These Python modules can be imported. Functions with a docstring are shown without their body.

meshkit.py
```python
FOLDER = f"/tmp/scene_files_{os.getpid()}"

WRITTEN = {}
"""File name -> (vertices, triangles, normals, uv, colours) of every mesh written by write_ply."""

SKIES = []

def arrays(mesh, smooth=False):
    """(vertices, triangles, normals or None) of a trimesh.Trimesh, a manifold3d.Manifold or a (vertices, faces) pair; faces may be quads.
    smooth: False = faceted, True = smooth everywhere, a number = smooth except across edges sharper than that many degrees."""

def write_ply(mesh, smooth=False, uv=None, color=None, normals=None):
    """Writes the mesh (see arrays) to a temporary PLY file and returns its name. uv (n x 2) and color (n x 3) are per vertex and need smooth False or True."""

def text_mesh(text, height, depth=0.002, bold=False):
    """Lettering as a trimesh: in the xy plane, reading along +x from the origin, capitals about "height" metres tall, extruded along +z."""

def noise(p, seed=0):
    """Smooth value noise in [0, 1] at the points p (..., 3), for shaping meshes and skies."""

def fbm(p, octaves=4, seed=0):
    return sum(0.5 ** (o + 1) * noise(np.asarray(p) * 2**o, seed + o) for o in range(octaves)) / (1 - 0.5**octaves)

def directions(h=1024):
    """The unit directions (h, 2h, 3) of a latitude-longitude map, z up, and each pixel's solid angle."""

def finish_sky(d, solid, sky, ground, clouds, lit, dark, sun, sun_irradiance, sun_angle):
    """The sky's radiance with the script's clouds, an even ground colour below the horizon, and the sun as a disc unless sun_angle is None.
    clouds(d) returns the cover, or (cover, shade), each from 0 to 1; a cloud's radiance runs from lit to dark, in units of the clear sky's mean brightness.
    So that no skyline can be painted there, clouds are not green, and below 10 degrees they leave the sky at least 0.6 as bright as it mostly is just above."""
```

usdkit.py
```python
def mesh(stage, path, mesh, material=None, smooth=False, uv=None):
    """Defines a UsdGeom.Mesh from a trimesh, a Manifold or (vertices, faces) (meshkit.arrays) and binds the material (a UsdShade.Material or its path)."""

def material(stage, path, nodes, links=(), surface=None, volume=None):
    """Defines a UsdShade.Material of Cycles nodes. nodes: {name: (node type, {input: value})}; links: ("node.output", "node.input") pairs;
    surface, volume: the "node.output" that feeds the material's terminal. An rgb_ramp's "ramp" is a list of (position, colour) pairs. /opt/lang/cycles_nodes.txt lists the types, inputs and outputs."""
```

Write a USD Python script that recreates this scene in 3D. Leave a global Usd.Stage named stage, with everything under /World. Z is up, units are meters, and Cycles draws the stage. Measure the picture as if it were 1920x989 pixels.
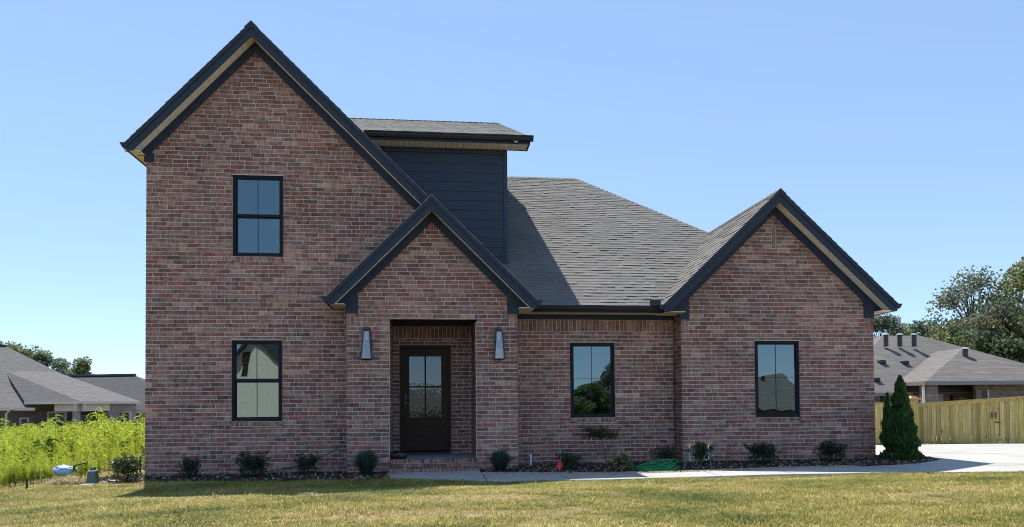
import math, random
import numpy as np, trimesh, usdkit
from shapely.geometry import Polygon, box as sbox, LineString
from shapely.ops import unary_union
from shapely import affinity
from pxr import Usd, UsdGeom, UsdLux, UsdShade, Gf, Sdf, Vt

random.seed(7); rng = np.random.default_rng(7)
stage = Usd.Stage.CreateInMemory()
UsdGeom.SetStageUpAxis(stage, UsdGeom.Tokens.z); UsdGeom.SetStageMetersPerUnit(stage, 1.0)
UsdGeom.Xform.Define(stage, '/World'); UsdGeom.Scope.Define(stage, '/World/Looks')
T = Sdf.ValueTypeNames

# ------------------------------------------------------------------ camera
FPX, PX, PY = 1387.0, 960.0, 720.0            # focal length and principal point in photo pixels
YAW, PITCH, ROLL, ZC = math.atan(.11), math.radians(1.5), math.radians(.42), 1.27
CF = np.array([math.sin(YAW)*math.cos(PITCH), math.cos(YAW)*math.cos(PITCH), math.sin(PITCH)])
_r = np.array([math.cos(YAW), -math.sin(YAW), 0.0]); _u = np.cross(_r, CF)
CR = _r*math.cos(ROLL)-_u*math.sin(ROLL); CU = _u*math.cos(ROLL)+_r*math.sin(ROLL)
CC = np.array([0.0, 0.0, ZC])
cam = UsdGeom.Camera.Define(stage, '/World/camera')
M4 = Gf.Matrix4d(*CR, 0, *CU, 0, *(-CF), 0, *CC, 1)
cam.AddTransformOp().Set(M4)
cam.CreateFocalLengthAttr(26.0); cam.CreateHorizontalApertureAttr(36.0)
cam.CreateVerticalApertureAttr(36.0*527/1024)
cam.CreateVerticalApertureOffsetAttr((PY-494.5)/1920*36.0)
cam.CreateClippingRangeAttr(Gf.Vec2f(.1, 3000))
EXPOSURE = 1.32
cam.CreateExposureAttr(EXPOSURE)

# ------------------------------------------------------------------ sky and sun
SUN = np.array([-.192, .535, 1.0]); SUN /= np.linalg.norm(SUN)
SEL = math.asin(SUN[2]); SROT = math.atan2(SUN[0], SUN[1])
sky = usdkit.material(stage, '/World/Looks/sky', {
    's': ('sky_texture', {'sky_type': 'single_scattering', 'sun_disc': False, 'sun_elevation': SEL, 'sun_rotation': SROT,
                          'altitude': 3000.0, 'air_density': 1.0, 'aerosol_density': 0.15, 'ozone_density': 1.0}),
    'g': ('gamma', {'gamma': .74}), 'w': ('mix', {'mix_type': 'multiply', 'fac': 1.0, 'color2': (.89, .985, 1.10)}), 'h': ('mix', {'fac': .35, 'color2': (1.35, 2.13, 3.3)}), 'b': ('background_shader', {'strength': 0.122})}, [('s.color', 'g.color'), ('g.color', 'w.color1'), ('w.color', 'h.color1'), ('h.color', 'b.color')], surface='b.background')
dome = UsdLux.DomeLight.Define(stage, '/World/sky')
UsdShade.MaterialBindingAPI.Apply(dome.GetPrim()).Bind(sky)
sun = UsdLux.DistantLight.Define(stage, '/World/sun')
sun.CreateIntensityAttr(0.85); sun.CreateAngleAttr(0.53); sun.CreateNormalizeAttr(True)
sun.CreateColorAttr(Gf.Vec3f(1.0, .95, .86))
zx = SUN; xx = np.cross([0, 0, 1.0], zx); xx /= np.linalg.norm(xx); yx = np.cross(zx, xx)
sun.AddTransformOp().Set(Gf.Matrix4d(*xx, 0, *yx, 0, *zx, 0, 0, 0, 60, 1))
for o, l in ((dome, 'clear blue daytime sky paling towards the horizon'), (sun, 'sun')):
    o.GetPrim().SetCustomDataByKey('label', l); o.GetPrim().SetCustomDataByKey('kind', 'structure')

# ------------------------------------------------------------------ placing helpers
def ray(x, y): return CF+CR*((x-PX)/FPX)+CU*((PY-y)/FPX)
def W(x, y, D): return CC+ray(x, y)*D                       # the world point seen at photo pixel x, y at depth D
def onY(x, y, Y): d = ray(x, y); return CC+d*(Y/d[1])
def sst(a, b, t): t = np.clip((t-a)/(b-a), 0, 1); return t*t*(3-2*t)
def ground(x, y):
    x = np.asarray(x, float); y = np.asarray(y, float)
    g = .045+.0088*np.clip(x, -8, 12)
    g = g+.13*sst(11.3, 8.8, y)*(.55+.45*sst(4, 0, x))*sst(-6.5, -2.2, x)
    g = g-1.3*sst(-8, -34, x)*sst(8, 20, y)
    g = g-.045*np.clip(y-13.5, 0, 19)*sst(8.0, 9.6, x)
    g = g-.27*sst(16, 12, x)*sst(16, 26, y)*sst(8.0, 9.6, x)
    g = g-1.7*sst(3.5, -10, y)
    return g
def onG(x, y, dz=0.0):
    p = onY(x, y, 12)
    for _ in range(12):
        d = ray(x, y); p = CC+d*((float(ground(p[0], p[1]))+dz-ZC)/d[2])
    return p

# ------------------------------------------------------------------ materials
LOOKS = {}
def mat(name, nodes, links, surface='p.BSDF'):
    LOOKS[name] = usdkit.material(stage, '/World/Looks/'+name, nodes, links, surface=surface); return LOOKS[name]
def plain(name, col, rough=.6, var=.12, scale=30., bump=0., spec=.5, metal=0.):
    c = np.array(col)
    nodes = {'g': ('geometry', {}), 'm': ('mapping', {'scale': (scale,)*3}), 'n': ('noise_texture', {'scale': 1.0, 'detail': 4.0}),
             'r': ('rgb_ramp', {'ramp': [(.25, tuple(c*(1-var))), (.75, tuple(c*(1+var)))]}),
             'p': ('principled_bsdf', {'roughness': rough, 'specular_ior_level': spec, 'metallic': metal})}
    links = [('g.position', 'm.vector'), ('m.vector', 'n.vector'), ('n.fac', 'r.fac'), ('r.color', 'p.base_color')]
    if bump:
        nodes['b'] = ('bump', {'strength': .6, 'distance': bump}); links += [('n.fac', 'b.height'), ('b.normal', 'p.normal')]
    return mat(name, nodes, links)

# brick: the tone of each brick comes with its mesh; streaks run up and down the face, with pale mortar smears
mat('brick', {'a': ('attribute', {'attribute': 'tone'}), 'g': ('geometry', {}),
    'm1': ('mapping', {'scale': (26, 26, 7)}), 'n1': ('noise_texture', {'scale': 1.0, 'detail': 5.0, 'roughness': .65}),
    'r1': ('rgb_ramp', {'ramp': [(.28, (.38,)*3), (.5, (1., 1., 1.)), (.75, (1.62, 1.55, 1.48))]}),
    'x1': ('mix', {'mix_type': 'multiply', 'fac': 1.0}),
    'm2': ('mapping', {'scale': (9, 9, 11)}), 'n2': ('noise_texture', {'scale': 1.0, 'detail': 6.0, 'roughness': .7}),
    'r2': ('rgb_ramp', {'ramp': [(.50, (0, 0, 0)), (.68, (.74,)*3)]}),
    'x2': ('mix', {'color2': (.29, .245, .22)}),
    'm3': ('mapping', {'scale': (.55, .55, .8)}), 'n3': ('noise_texture', {'scale': 1.0, 'detail': 3.0}),
    'r3': ('rgb_ramp', {'ramp': [(.28, (.70, .70, .72)), (.72, (1.24, 1.19, 1.14))]}), 'x3': ('mix', {'mix_type': 'multiply', 'fac': 1.0}),
    'b': ('bump', {'strength': .8, 'distance': .006}), 'p': ('principled_bsdf', {'roughness': .88, 'specular_ior_level': .25})},
    [('g.position', 'm1.vector'), ('m1.vector', 'n1.vector'), ('n1.fac', 'r1.fac'), ('a.color', 'x1.color1'), ('r1.color', 'x1.color2'),
     ('g.position', 'm2.vector'), ('m2.vector', 'n2.vector'), ('n2.fac', 'r2.fac'), ('r2.color', 'x2.fac'), ('x1.color', 'x2.color1'),
     ('g.position', 'm3.vector'), ('m3.vector', 'n3.vector'), ('n3.fac', 'r3.fac'), ('x2.color', 'x3.color1'), ('r3.color', 'x3.color2'),
     ('x3.color', 'p.base_color'), ('n1.fac', 'b.height'), ('b.normal', 'p.normal')])
mat('shingle', {'a': ('attribute', {'attribute': 'tone'}), 'g': ('geometry', {}),
    'm1': ('mapping', {'scale': (160,)*3}), 'n1': ('noise_texture', {'scale': 1.0, 'detail': 3.0, 'roughness': .7}),
    'r1': ('rgb_ramp', {'ramp': [(.28, (.32, .32, .34)), (.72, (1.7, 1.67, 1.6))]}), 'x1': ('mix', {'mix_type': 'multiply', 'fac': 1.0}),
    'm2': ('mapping', {'scale': (1.1,)*3}), 'n2': ('noise_texture', {'scale': 1.0, 'detail': 3.0}),
    'r2': ('rgb_ramp', {'ramp': [(.3, (.88,)*3), (.7, (1.1, 1.09, 1.08))]}), 'x2': ('mix', {'mix_type': 'multiply', 'fac': 1.0}),
    'p': ('principled_bsdf', {'roughness': .92, 'specular_ior_level': .2})},
    [('g.position', 'm1.vector'), ('m1.vector', 'n1.vector'), ('n1.fac', 'r1.fac'), ('a.color', 'x1.color1'), ('r1.color', 'x1.color2'),
     ('g.position', 'm2.vector'), ('m2.vector', 'n2.vector'), ('n2.fac', 'r2.fac'), ('x1.color', 'x2.color1'), ('r2.color', 'x2.color2'), ('x2.color', 'p.base_color')])
plain('mortar', (.60, .54, .48), .95, .2, 22, .004, .2)
plain('charcoal_paint', (.0175, .0245, .038), .6, .15, 8, 0, .25)
plain('siding_paint', (.026, .039, .059), .6, .1, 5, .001, .25)
plain('gutter_metal', (.014, .0135, .015), .4, .15, 10, 0, .35)
plain('soffit_vinyl', (.70, .62, .50), .6, .06, 5)
plain('window_frame', (.006, .007, .011), .5, .2, 20, 0, .2)
plain('dark_room', (.05, .05, .055), .9)
plain('tan_steel', (.42, .33, .24), .7)
mat('concrete', {'g': ('geometry', {}), 'm1': ('mapping', {'scale': (.9, .9, .9)}), 'n1': ('noise_texture', {'scale': 1.0, 'detail': 6.0, 'roughness': .6}),
    'r1': ('rgb_ramp', {'ramp': [(.3, (.28, .268, .25)), (.5, (.37, .358, .34)), (.7, (.41, .40, .385))]}), 'm2': ('mapping', {'scale': (60,)*3}), 'n2': ('noise_texture', {'scale': 1.0, 'detail': 3.0}),
    'r2': ('rgb_ramp', {'ramp': [(.3, (.85,)*3), (.7, (1.1,)*3)]}), 'x': ('mix', {'mix_type': 'multiply', 'fac': 1.0}), 'b': ('bump', {'strength': .5, 'distance': .003}), 'p': ('principled_bsdf', {'roughness': .9, 'specular_ior_level': .2})},
    [('g.position', 'm1.vector'), ('m1.vector', 'n1.vector'), ('n1.fac', 'r1.fac'), ('g.position', 'm2.vector'), ('m2.vector', 'n2.vector'), ('n2.fac', 'r2.fac'), ('r1.color', 'x.color1'), ('r2.color', 'x.color2'),
     ('x.color', 'p.base_color'), ('n2.fac', 'b.height'), ('b.normal', 'p.normal')])
plain('porch_concrete', (.24, .24, .245), .9, .12, 10, .002, .25)
plain('black_plastic', (.012, .012, .013), .3, .2, 10)
plain('white_plastic', (.75, .74, .72), .4, .05)
plain('blue_sack', (.27, .42, .60), .5, .15, 20, .01)
plain('pedestal_green', (.055, .075, .06), .5, .15, 10)
plain('brass', (.62, .48, .22), .35, .15, 60, 0, .5, .9)
plain('tripod_green', (.055, .115, .085), .35, .15, 30, 0, .6, .4)
plain('steel_bar', (.45, .5, .47), .35, .15, 30, 0, .5, .8)
plain('hose_green', (.006, .17, .05), .28, .12, 20)
plain('flag_red', (.62, .02, .03), .6, .1)
plain('bark', (.085, .065, .05), .9, .35, 14, .01, .2)
plain('thin_twig', (.035, .025, .02), .9, .3, 30)
plain('pebble_stone', (.32, .25, .20), .85, .45, 55, 0, .3)
plain('mulch_chip', (.055, .035, .028), .95, .5, 60, 0, .2)
plain('mulch_soil', (.045, .032, .026), .95, .4, 30, .02, .2)
plain('edging_stone', (.42, .39, .35), .9, .2, 20, .004, .2)
plain('copper_cap', (.50, .22, .11), .4, .2, 20, 0, .5, .6)
plain('vent_metal', (.016, .015, .015), .45, .2, 10)
plain('pale_metal', (.6, .58, .52), .5, .1)
plain('fascia_beige', (.40, .35, .29), .6, .05, 3)
plain('fascia_taupe', (.17, .16, .145), .6, .05, 3)
plain('pale_brick', (.82, .73, .60), .85, .12, 6, .006, .3)
plain('shutter_brown', (.10, .055, .02), .6, .2, 10)
plain('straw', (.38, .31, .17), .8, .25, 30)
plain('door_wood', (.034, .018, .010), .55, .45, 14, .002, .2)
plain('knot_black', (.01, .009, .008), .5)
# fence timber with long grain and knots
mat('fence_wood', {'a': ('attribute', {'attribute': 'tone'}), 'g': ('geometry', {}), 'm1': ('mapping', {'scale': (34, 34, 1.6)}),
    'n1': ('noise_texture', {'scale': 1.0, 'detail': 5.0, 'distortion': .8}), 'r1': ('rgb_ramp', {'ramp': [(.3, (.62, .58, .5)), (.7, (1.2, 1.18, 1.15))]}),
    'm2': ('mapping', {'scale': (5, 5, 2.2)}), 'v': ('voronoi_texture', {'scale': 1.0}), 'r2': ('rgb_ramp', {'ramp': [(.06, (.25, .2, .15)), (.13, (1, 1, 1))]}),
    'x1': ('mix', {'mix_type': 'multiply', 'fac': 1.0}), 'x2': ('mix', {'mix_type': 'multiply', 'fac': 1.0}), 'p': ('principled_bsdf', {'roughness': .8, 'specular_ior_level': .25})},
    [('g.position', 'm1.vector'), ('m1.vector', 'n1.vector'), ('n1.fac', 'r1.fac'), ('g.position', 'm2.vector'), ('m2.vector', 'v.vector'), ('v.distance', 'r2.fac'),
     ('a.color', 'x1.color1'), ('r1.color', 'x1.color2'), ('x1.color', 'x2.color1'), ('r2.color', 'x2.color2'), ('x2.color', 'p.base_color')])
# brick far off: too far to tell the bricks apart
def far_brick(name, c1, c2, mortar):
    mat(name, {'g': ('geometry', {}), 's': ('separate_xyz', {}), 'ad': ('math', {'math_type': 'add'}), 'c': ('combine_xyz', {}),
        't': ('brick_texture', {'color1': c1, 'color2': c2, 'mortar': mortar, 'scale': 1.0, 'mortar_size': .008, 'brick_width': .25, 'row_height': .0762}),
        'n': ('noise_texture', {'scale': 2.5, 'detail': 5.0}), 'r': ('rgb_ramp', {'ramp': [(.3, (.75,)*3), (.7, (1.2,)*3)]}), 'x': ('mix', {'mix_type': 'multiply', 'fac': 1.0}),
        'p': ('principled_bsdf', {'roughness': .9, 'specular_ior_level': .2})},
        [('g.position', 's.vector'), ('s.x', 'ad.value1'), ('s.y', 'ad.value2'), ('ad.value', 'c.x'), ('s.z', 'c.y'), ('c.vector', 't.vector'), ('g.position', 'n.vector'),
         ('n.fac', 'r.fac'), ('t.color', 'x.color1'), ('r.color', 'x.color2'), ('x.color', 'p.base_color')])
far_brick('neighbour_brick', (.20, .17, .15), (.13, .10, .09), (.26, .24, .22))
far_brick('porch_brick', (.22, .15, .10), (.14, .10, .075), (.24, .21, .18))
# shingles far off: courses read as fine lines
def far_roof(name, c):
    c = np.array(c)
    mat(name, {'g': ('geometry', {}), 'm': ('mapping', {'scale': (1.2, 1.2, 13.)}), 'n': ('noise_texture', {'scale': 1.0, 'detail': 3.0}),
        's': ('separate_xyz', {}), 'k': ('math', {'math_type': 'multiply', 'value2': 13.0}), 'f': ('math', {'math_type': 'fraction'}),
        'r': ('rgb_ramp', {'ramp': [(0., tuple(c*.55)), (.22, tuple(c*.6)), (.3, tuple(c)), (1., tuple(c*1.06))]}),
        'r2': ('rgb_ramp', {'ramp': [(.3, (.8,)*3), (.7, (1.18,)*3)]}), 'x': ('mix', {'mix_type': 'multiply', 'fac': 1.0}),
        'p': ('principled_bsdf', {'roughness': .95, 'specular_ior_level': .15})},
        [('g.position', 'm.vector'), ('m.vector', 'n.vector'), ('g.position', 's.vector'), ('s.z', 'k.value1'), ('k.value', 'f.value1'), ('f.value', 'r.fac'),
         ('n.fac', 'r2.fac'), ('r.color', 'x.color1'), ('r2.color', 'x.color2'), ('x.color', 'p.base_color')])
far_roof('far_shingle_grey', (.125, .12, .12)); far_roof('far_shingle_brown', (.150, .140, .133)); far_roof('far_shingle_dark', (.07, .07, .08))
# glass: a coated pane, partly mirror, partly clear
def pane_mat(name, fac, tint, bscale, bdist, clear=(.35, .4, .42)):
    mat(name, {'g': ('geometry', {}), 'm': ('mapping', {'scale': bscale}), 'n': ('noise_texture', {'scale': 1.0, 'detail': 1.0}), 'b': ('bump', {'strength': 1.0, 'distance': bdist}),
        'gl': ('glossy_bsdf', {'color': tint, 'roughness': .0}), 'tr': ('transparent_bsdf', {'color': clear}), 'x': ('mix_closure', {'fac': fac})},
        [('g.position', 'm.vector'), ('m.vector', 'n.vector'), ('n.fac', 'b.height'), ('b.normal', 'gl.normal'), ('tr.BSDF', 'x.closure1'), ('gl.BSDF', 'x.closure2')], surface='x.closure')
pane_mat('window_glass', .22, (.60, .82, .88), (1.6, 1.6, 1.6), .004, (.13, .15, .16))
pane_mat('door_glass', .11, (.8, .95, 1.0), (24, 24, 10), .0013, (.12, .13, .13))
pane_mat('lantern_glass', .17, (.95, .92, .88), (.2, .2, .2), .0001, (.86, .88, .9))
def leaf_mat(name, c, trans=.35, rough=.5, var=.35):
    c = np.array(c)
    mat(name, {'a': ('attribute', {'attribute': 'tone'}), 'c1': ('mix', {'mix_type': 'multiply', 'fac': 1.0, 'color2': tuple(c)}),
        'p': ('principled_bsdf', {'roughness': rough, 'specular_ior_level': .35}), 't': ('translucent_bsdf', {}), 'x': ('mix_closure', {'fac': trans})},
        [('a.color', 'c1.color1'), ('c1.color', 'p.base_color'), ('c1.color', 't.color'), ('p.BSDF', 'x.closure1'), ('t.BSDF', 'x.closure2')], surface='x.closure')
leaf_mat('tree_leaf', (.170, .195, .085), .48); leaf_mat('tree_leaf_dark', (.125, .155, .082), .47); leaf_mat('tree_leaf_blue', (.165, .200, .135), .48)
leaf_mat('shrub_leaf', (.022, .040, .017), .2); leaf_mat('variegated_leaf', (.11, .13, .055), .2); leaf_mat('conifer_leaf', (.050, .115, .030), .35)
leaf_mat('maple_leaf', (.06, .055, .02), .3); leaf_mat('weed_leaf', (.46, .53, .06), .6); leaf_mat('fountain_grass_blade', (.04, .085, .05), .3)
# lawn blades: patches of straw and green fixed to the ground
mat('grass_blade', {'g': ('geometry', {}), 'o': ('object_info', {}), 'a': ('attribute', {'attribute': 'tone'}),
    'm': ('mapping', {'scale': (.55, .9, .01)}), 'n': ('noise_texture', {'scale': 1.0, 'detail': 5.0, 'roughness': .62}),
    'r': ('rgb_ramp', {'ramp': [(.30, (.12, .14, .04)), (.41, (.235, .22, .066)), (.51, (.36, .295, .10)), (.61, (.47, .37, .165)), (.72, (.36, .26, .13))]}),
    'm2': ('mapping', {'scale': (9, 9, .01)}), 'n2': ('noise_texture', {'scale': 1.0, 'detail': 3.0}), 'r2': ('rgb_ramp', {'ramp': [(.3, (.65, .7, .6)), (.7, (1.35, 1.3, 1.3))]}),
    'x1': ('mix', {'mix_type': 'multiply', 'fac': 1.0}), 'x2': ('mix', {'mix_type': 'multiply', 'fac': 1.0}),
    'p': ('principled_bsdf', {'roughness': .6, 'specular_ior_level': .3}), 't': ('translucent_bsdf', {}), 'x': ('mix_closure', {'fac': .35})},
    [('g.position', 'm.vector'), ('m.vector', 'n.vector'), ('n.fac', 'r.fac'), ('g.position', 'm2.vector'), ('m2.vector', 'n2.vector'), ('n2.fac', 'r2.fac'),
     ('r.color', 'x1.color1'), ('r2.color', 'x1.color2'), ('x1.color', 'x2.color1'), ('a.color', 'x2.color2'),
     ('x2.color', 'p.base_color'), ('x2.color', 't.color'), ('p.BSDF', 'x.closure1'), ('t.BSDF', 'x.closure2')], surface='x.closure')
mat('ground', {'g': ('geometry', {}), 'm': ('mapping', {'scale': (.55, .9, .01)}), 'n': ('noise_texture', {'scale': 1.0, 'detail': 5.0, 'roughness': .62}),
    'r': ('rgb_ramp', {'ramp': [(.34, (.11, .11, .04)), (.5, (.22, .17, .08)), (.7, (.32, .235, .13))]}),
    'm2': ('mapping', {'scale': (40, 40, 40)}), 'n2': ('noise_texture', {'scale': 1.0, 'detail': 4.0}), 'r2': ('rgb_ramp', {'ramp': [(.3, (.5,)*3), (.7, (1.4,)*3)]}),
    'x1': ('mix', {'mix_type': 'multiply', 'fac': 1.0}), 'b': ('bump', {'strength': 1.0, 'distance': .03}), 'p': ('principled_bsdf', {'roughness': .95, 'specular_ior_level': .1})},
    [('g.position', 'm.vector'), ('m.vector', 'n.vector'), ('n.fac', 'r.fac'), ('g.position', 'm2.vector'), ('m2.vector', 'n2.vector'), ('n2.fac', 'r2.fac'),
     ('r.color', 'x1.color1'), ('r2.color', 'x1.color2'), ('x1.color', 'p.base_color'), ('n2.fac', 'b.height'), ('b.normal', 'p.normal')])

# ------------------------------------------------------------------ object helpers
USED = {}
def path_for(name, parent):
    base = parent.GetPath().pathString if parent is not None else '/World'
    k = USED.get((base, name), -1)+1; USED[(base, name)] = k
    return f'{base}/{name}' if k == 0 else f'{base}/{name}_{k:03d}'
def tag(o, label=None, cat=None, group=None, kind=None):
    p = o.GetPrim() if hasattr(o, 'GetPrim') else o
    for k, v in (('label', label), ('category', cat), ('group', group), ('kind', kind)):
        if v: p.SetCustomDataByKey(k, v)
    return p
def thing(name, label, cat, group=None, loc=(0, 0, 0), kind=None):
    x = UsdGeom.Xform.Define(stage, path_for(name, None)); x.AddTranslateOp().Set(Gf.Vec3d(*map(float, loc)))
    return tag(x, label, cat, group, kind)
LOC = {}
class MB:
    def __init__(s): s.v = []; s.f = []; s.t = []; s.n = 0
    def add(s, v, f, tone=(1, 1, 1)):
        v = np.asarray(v, float); f = np.asarray(f, int)
        if len(v) == 0: return s
        if f.shape[1] == 4: f = np.vstack([f[:, [0, 1, 2]], f[:, [0, 2, 3]]])
        s.v.append(v); s.f.append(f+s.n); t = np.asarray(tone, float); s.t.append(np.broadcast_to(t, (len(v), 3))); s.n += len(v); return s
    def box(s, x0, x1, y0, y1, z0, z1, tone=(1, 1, 1)):
        v = [(x, y, z) for x in (x0, x1) for y in (y0, y1) for z in (z0, z1)]
        return s.add(v, [(0, 1, 3, 2), (4, 6, 7, 5), (0, 4, 5, 1), (2, 3, 7, 6), (0, 2, 6, 4), (1, 5, 7, 3)], tone)
    def bbox(s, x0, x1, y0, y1, z0, z1, c=.006, tone=(1, 1, 1)):   # box with chamfered edges
        pts = []
        for x, a in ((x0, 1), (x1, -1)):
            for y, b in ((y0, 1), (y1, -1)):
                for z, d in ((z0, 1), (z1, -1)):
                    pts += [(x+a*c, y+b*c, z), (x+a*c, y, z+d*c), (x, y+b*c, z+d*c)]
        h = trimesh.convex.convex_hull(np.array(pts)); return s.add(h.vertices, h.faces, tone)
    def hexa(s, p, tone=(1, 1, 1)):                                   # eight corners: bottom four, top four
        return s.add(p, [(0, 3, 2, 1), (4, 5, 6, 7), (0, 1, 5, 4), (1, 2, 6, 5), (2, 3, 7, 6), (3, 0, 4, 7)], tone)
    def prism(s, poly, vec, tone=(1, 1, 1)):                          # convex planar polygon pushed along vec
        p = np.asarray(poly, float); n = len(p); v = np.vstack([p, p+np.asarray(vec, float)])
        f = [(0, i, i+1) for i in range(1, n-1)]+[(n, n+i+1, n+i) for i in range(1, n-1)]
        for i in range(n): j = (i+1) % n; f += [(i, j, n+j), (i, n+j, n+i)]
        return s.add(v, f, tone)
    def shape(s, g, O, U, V, N, t, tone=(1, 1, 1)):                    # shapely polygon laid in the plane O,U,V and thickened along N
        O, U, V, N = (np.asarray(a, float) for a in (O, U, V, N))
        for q in getattr(g, 'geoms', [g]):
            if q.geom_type != 'Polygon' or q.area < 1e-6: continue
            m = trimesh.creation.extrude_polygon(q, t, engine='earcut'); p = m.vertices
            s.add(O+p[:, :1]*U+p[:, 1:2]*V+p[:, 2:3]*N, m.faces, tone)
        return s
    def tube(s, pts, rad, n=6, tone=(1, 1, 1)):
        pts = np.asarray(pts, float); k = len(pts); rad = np.broadcast_to(np.asarray(rad, float), (k,))
        tg = np.gradient(pts, axis=0); tg /= np.maximum(np.linalg.norm(tg, axis=1, keepdims=True), 1e-9)
        ref = np.array([0, 0, 1.0]) if abs(tg[:, 2]).mean() < .8 else np.array([1.0, 0, 0])
        a = np.cross(tg, ref); a /= np.maximum(np.linalg.norm(a, axis=1, keepdims=True), 1e-9); b = np.cross(tg, a)
        th = np.arange(n)*2*math.pi/n
        v = (pts[:, None]+rad[:, None, None]*(np.cos(th)[None, :, None]*a[:, None]+np.sin(th)[None, :, None]*b[:, None])).reshape(-1, 3)
        f = [(i*n+j, i*n+(j+1) % n, (i+1)*n+(j+1) % n, (i+1)*n+j) for i in range(k-1) for j in range(n)]
        s.add(v, f, tone); e = s.n
        v = np.array([pts[0], pts[-1]]); s.v.append(v); s.t.append(np.broadcast_to(np.asarray(tone, float), (2, 3)))
        b0 = e-k*n; s.f.append(np.array([(e, b0+(j+1) % n, b0+j) for j in range(n)]+[(e+1, b0+(k-1)*n+j, b0+(k-1)*n+(j+1) % n) for j in range(n)])); s.n += 2
        return s
    def build(s, name, m, parent=None, smooth=False, **kw):
        path = path_for(name, parent)
        v = np.vstack(s.v); f = np.vstack(s.f); t = np.vstack(s.t)
        if parent is not None and parent.GetPath().pathString in LOC: v = v-LOC[parent.GetPath().pathString]
        o = usdkit.mesh(stage, path, trimesh.Trimesh(v, f, process=False), LOOKS[m], smooth=smooth)
        if smooth is False or smooth is True:
            UsdGeom.PrimvarsAPI(o).CreatePrimvar('tone', T.Color3fArray, 'vertex').Set(Vt.Vec3fArray.FromNumpy(t.astype(np.float32)))
        if kw: tag(o, **kw)
        return o.GetPrim()
def top(mb, name, m, label, cat=None, group=None, kind=None, smooth=False):
    return mb.build(name, m, None, smooth, label=label, cat=cat, group=group, kind=kind)
# ================================================================== GROUND
def drape(poly, dz, step=.3, thick=0.0):
    mb = MB(); x0, y0, x1, y1 = poly.bounds
    for i in range(int(math.floor(x0/step)), int(math.ceil(x1/step))):
        for j in range(int(math.floor(y0/step)), int(math.ceil(y1/step))):
            c = sbox(i*step, j*step, (i+1)*step, (j+1)*step)
            if not poly.intersects(c): continue
            q = poly.intersection(c)
            for g in getattr(q, 'geoms', [q]):
                if g.geom_type != 'Polygon' or g.area < 1e-7: continue
                if len(g.exterior.coords) <= 5:
                    p = np.array(g.exterior.coords)[:-1]; f = [(0, a, a+1) for a in range(1, len(p)-1)]
                else:
                    p, f = trimesh.creation.triangulate_polygon(g, engine='earcut')
                mb.add(np.c_[p, ground(p[:, 0], p[:, 1])+dz], f)
    if thick:
        for g in getattr(poly, 'geoms', [poly]):
            ls = g.exterior.segmentize(step); p = np.array(ls.coords); z = ground(p[:, 0], p[:, 1])+dz
            a = np.c_[p, z]; b = np.c_[p, z-thick]; n = len(p)
            mb.add(np.vstack([a, b]), [(i, i+1, n+i+1, n+i) for i in range(n-1)])
    return mb
gx = np.r_[-600, -300, -150, -90, -60, -45, -34, -26, -20, -16, np.arange(-13, 15.01, .3), 17, 20, 25, 32, 45, 60, 90, 150, 300, 600]
gy = np.r_[-600, -300, -150, -90, -60, -40, -25, -16, -10, -7, -4, -2, -.5, np.arange(.5, 14, .25), np.arange(14, 36, 1.), 40, 50, 70, 100, 150, 300, 600]
X, Y = np.meshgrid(gx, gy); Z = ground(X, Y)
nx, ny = len(gx), len(gy)
q = (np.arange(ny-1)[:, None]*nx+np.arange(nx-1)[None, :]).ravel()
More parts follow.
